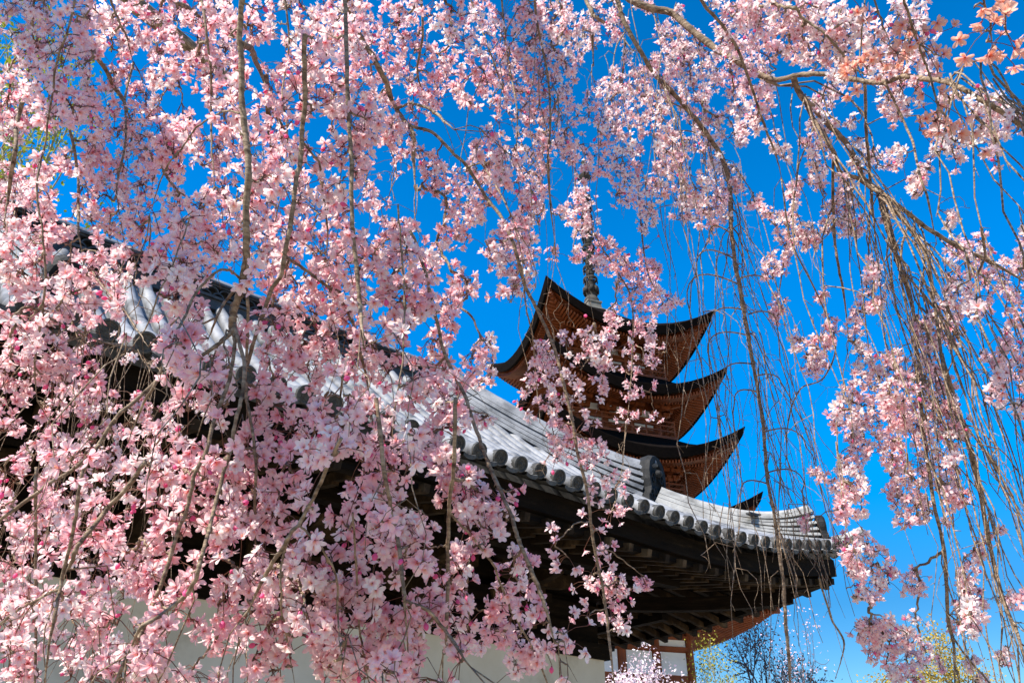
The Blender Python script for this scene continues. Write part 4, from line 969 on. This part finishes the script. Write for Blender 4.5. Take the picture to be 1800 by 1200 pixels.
# ------------------------------------------------------------------ trees far behind
def far_tree(name, px, py_top, depth, spread, leafcol, n_leaf, leaf, label, cat, bark, seed, leafname="crown", cluster=.35, levels=5, thick=.16, gaps=.3, flat=1.0, crown_lo=.35):
    r = np.random.default_rng(seed); top = at(px, py_top, depth); base = np.array([top[0], top[1], 0.0]); Ht = top[2]
    t = empty(name, tuple(base), label, cat)
    tips = []; m = MB()
    def grow(p, d, L, rad, lev):
        n = 5; Q = [p]; dd = d.copy()
        for i in range(n):
            dd = dd+r.normal(0, .13, 3)+np.array([0, 0, .02]); dd /= np.linalg.norm(dd); Q.append(Q[-1]+dd*L/n)
        Q = np.array(Q); m.tube(Q, np.linspace(rad, rad*.62, n+1), 6 if lev < 2 else 4)
        if lev >= 2: tips.extend([Q[3], Q[5]])
        if lev >= levels: return
        for k in range(int(r.integers(2, 4))):
            a = r.normal(0, .62, 3)*np.array([1, 1, .55*flat]); nd = dd+a+np.array([0, 0, .12]); nd /= np.linalg.norm(nd)
            grow(Q[int(r.integers(3, 6))], nd, L*r.uniform(.62, .86), rad*.6, lev+1)
    for k in range(3 if spread > 2 else 2):
        a = 2*math.pi*k/3+r.uniform(0, 1); grow(base+np.array([0, 0, Ht*crown_lo*.6]), np.array([math.cos(a)*.5*spread/3, math.sin(a)*.5*spread/3, 1.0])/1.2, Ht*.26, thick*.7, 1)
    V = np.concatenate(m.v); zmax = V[:, 2].max(); sc = (Ht-Ht*crown_lo*.6)/(zmax-Ht*crown_lo*.6); sx = spread/max(.5, np.abs(V[:, :2]-base[:2]).max())
    def fit(A):
        A = np.array(A); A[:, 2] = Ht*crown_lo*.6+(A[:, 2]-Ht*crown_lo*.6)*sc; A[:, :2] = base[:2]+(A[:, :2]-base[:2])*sx; return A
    m.v = [fit(v) for v in m.v]; tips = fit(np.array(tips))
    m.tube([base, base+[0, 0, Ht*crown_lo*.35], base+[0, 0, Ht*crown_lo*.62]], [thick*1.3, thick, thick*.8], 8)
    m.build("trunk", bark, t, smooth=True)
    keep = tips[r.random(len(tips)) > gaps]
    ctr = keep[r.integers(0, len(keep), n_leaf)]+r.normal(0, cluster, (n_leaf, 3))
    U = r.normal(0, 1, (n_leaf, 3)); U /= np.linalg.norm(U, axis=1, keepdims=True); A2 = r.normal(0, 1, (n_leaf, 3)); Vv = np.cross(U, A2); Vv /= np.linalg.norm(Vv, axis=1, keepdims=True)
    sz = leaf*r.uniform(.6, 1.3, (n_leaf, 1))
    G = np.stack([ctr-U*sz, ctr-Vv*sz*.5, ctr+U*sz, ctr+Vv*sz*.5], 1)
    cols = np.array(leafcol)[r.integers(0, len(leafcol), n_leaf)]*r.uniform(.75, 1.2, (n_leaf, 1))
    c = MB(); c.add(G, np.arange(n_leaf*4).reshape(-1, 4), np.repeat(cols, 4, 0)); c.build(leafname, M_LEAF, t)
    return t
far_tree("maple_tree", 60, 40, 17, 4.6, [(.30, .34, .03), (.42, .42, .05), (.20, .26, .03)], 5200, .055, "tall thin tree with yellow green new leaves behind the temple roof at upper left", "tree", M_PALEBARK, 3, cluster=.30, gaps=.45, thick=.2, crown_lo=.5)
far_tree("bare_tree", 1335, 1050, 34, 3.1, [(.16, .085, .08), (.20, .11, .09), (.13, .07, .07)], 2200, .06, "dark purple brown tree with bare twigs beside the red pagoda", "tree", M_FARBARK, 5, cluster=.28, gaps=.1, levels=7, thick=.26, crown_lo=.3)
far_tree("broadleaf_tree", 1550, 1128, 44, 7.6, [(.44, .30, .04), (.52, .38, .06), (.34, .25, .05)], 22000, .085, "round tree with golden yellow new leaves low at the lower right", "tree", M_PALEBARK, 8, cluster=.45, gaps=.1, thick=.18, flat=.7, crown_lo=.4)
far_tree("young_tree", 1238, 1120, 24, 1.3, [(.34, .33, .05), (.42, .38, .07)], 2600, .04, "small tree with yellow green leaves between pagoda and bare tree", "tree", M_PALEBARK, 11, cluster=.22, gaps=.3, thick=.08, crown_lo=.4)
far_tree("cherry_tree", 1145, 1128, 18, 1.5, [(.90, .76, .80), (.88, .66, .72), (.92, .84, .86)], 5200, .040, "small pale pink cherry in front of the red pagoda base", "cherry tree", M_FARBARK, 13, "blossoms", cluster=.16, gaps=.2, thick=.06, crown_lo=.45)
far_tree("cherry_tree", 1385, 1035, 22, 1.1, [(.86, .66, .74), (.84, .58, .68)], 450, .032, "sparse pink cherry in front of the dark bare tree", "cherry tree", M_FARBARK, 17, "blossoms", cluster=.16, gaps=.4, thick=.06, crown_lo=.4)
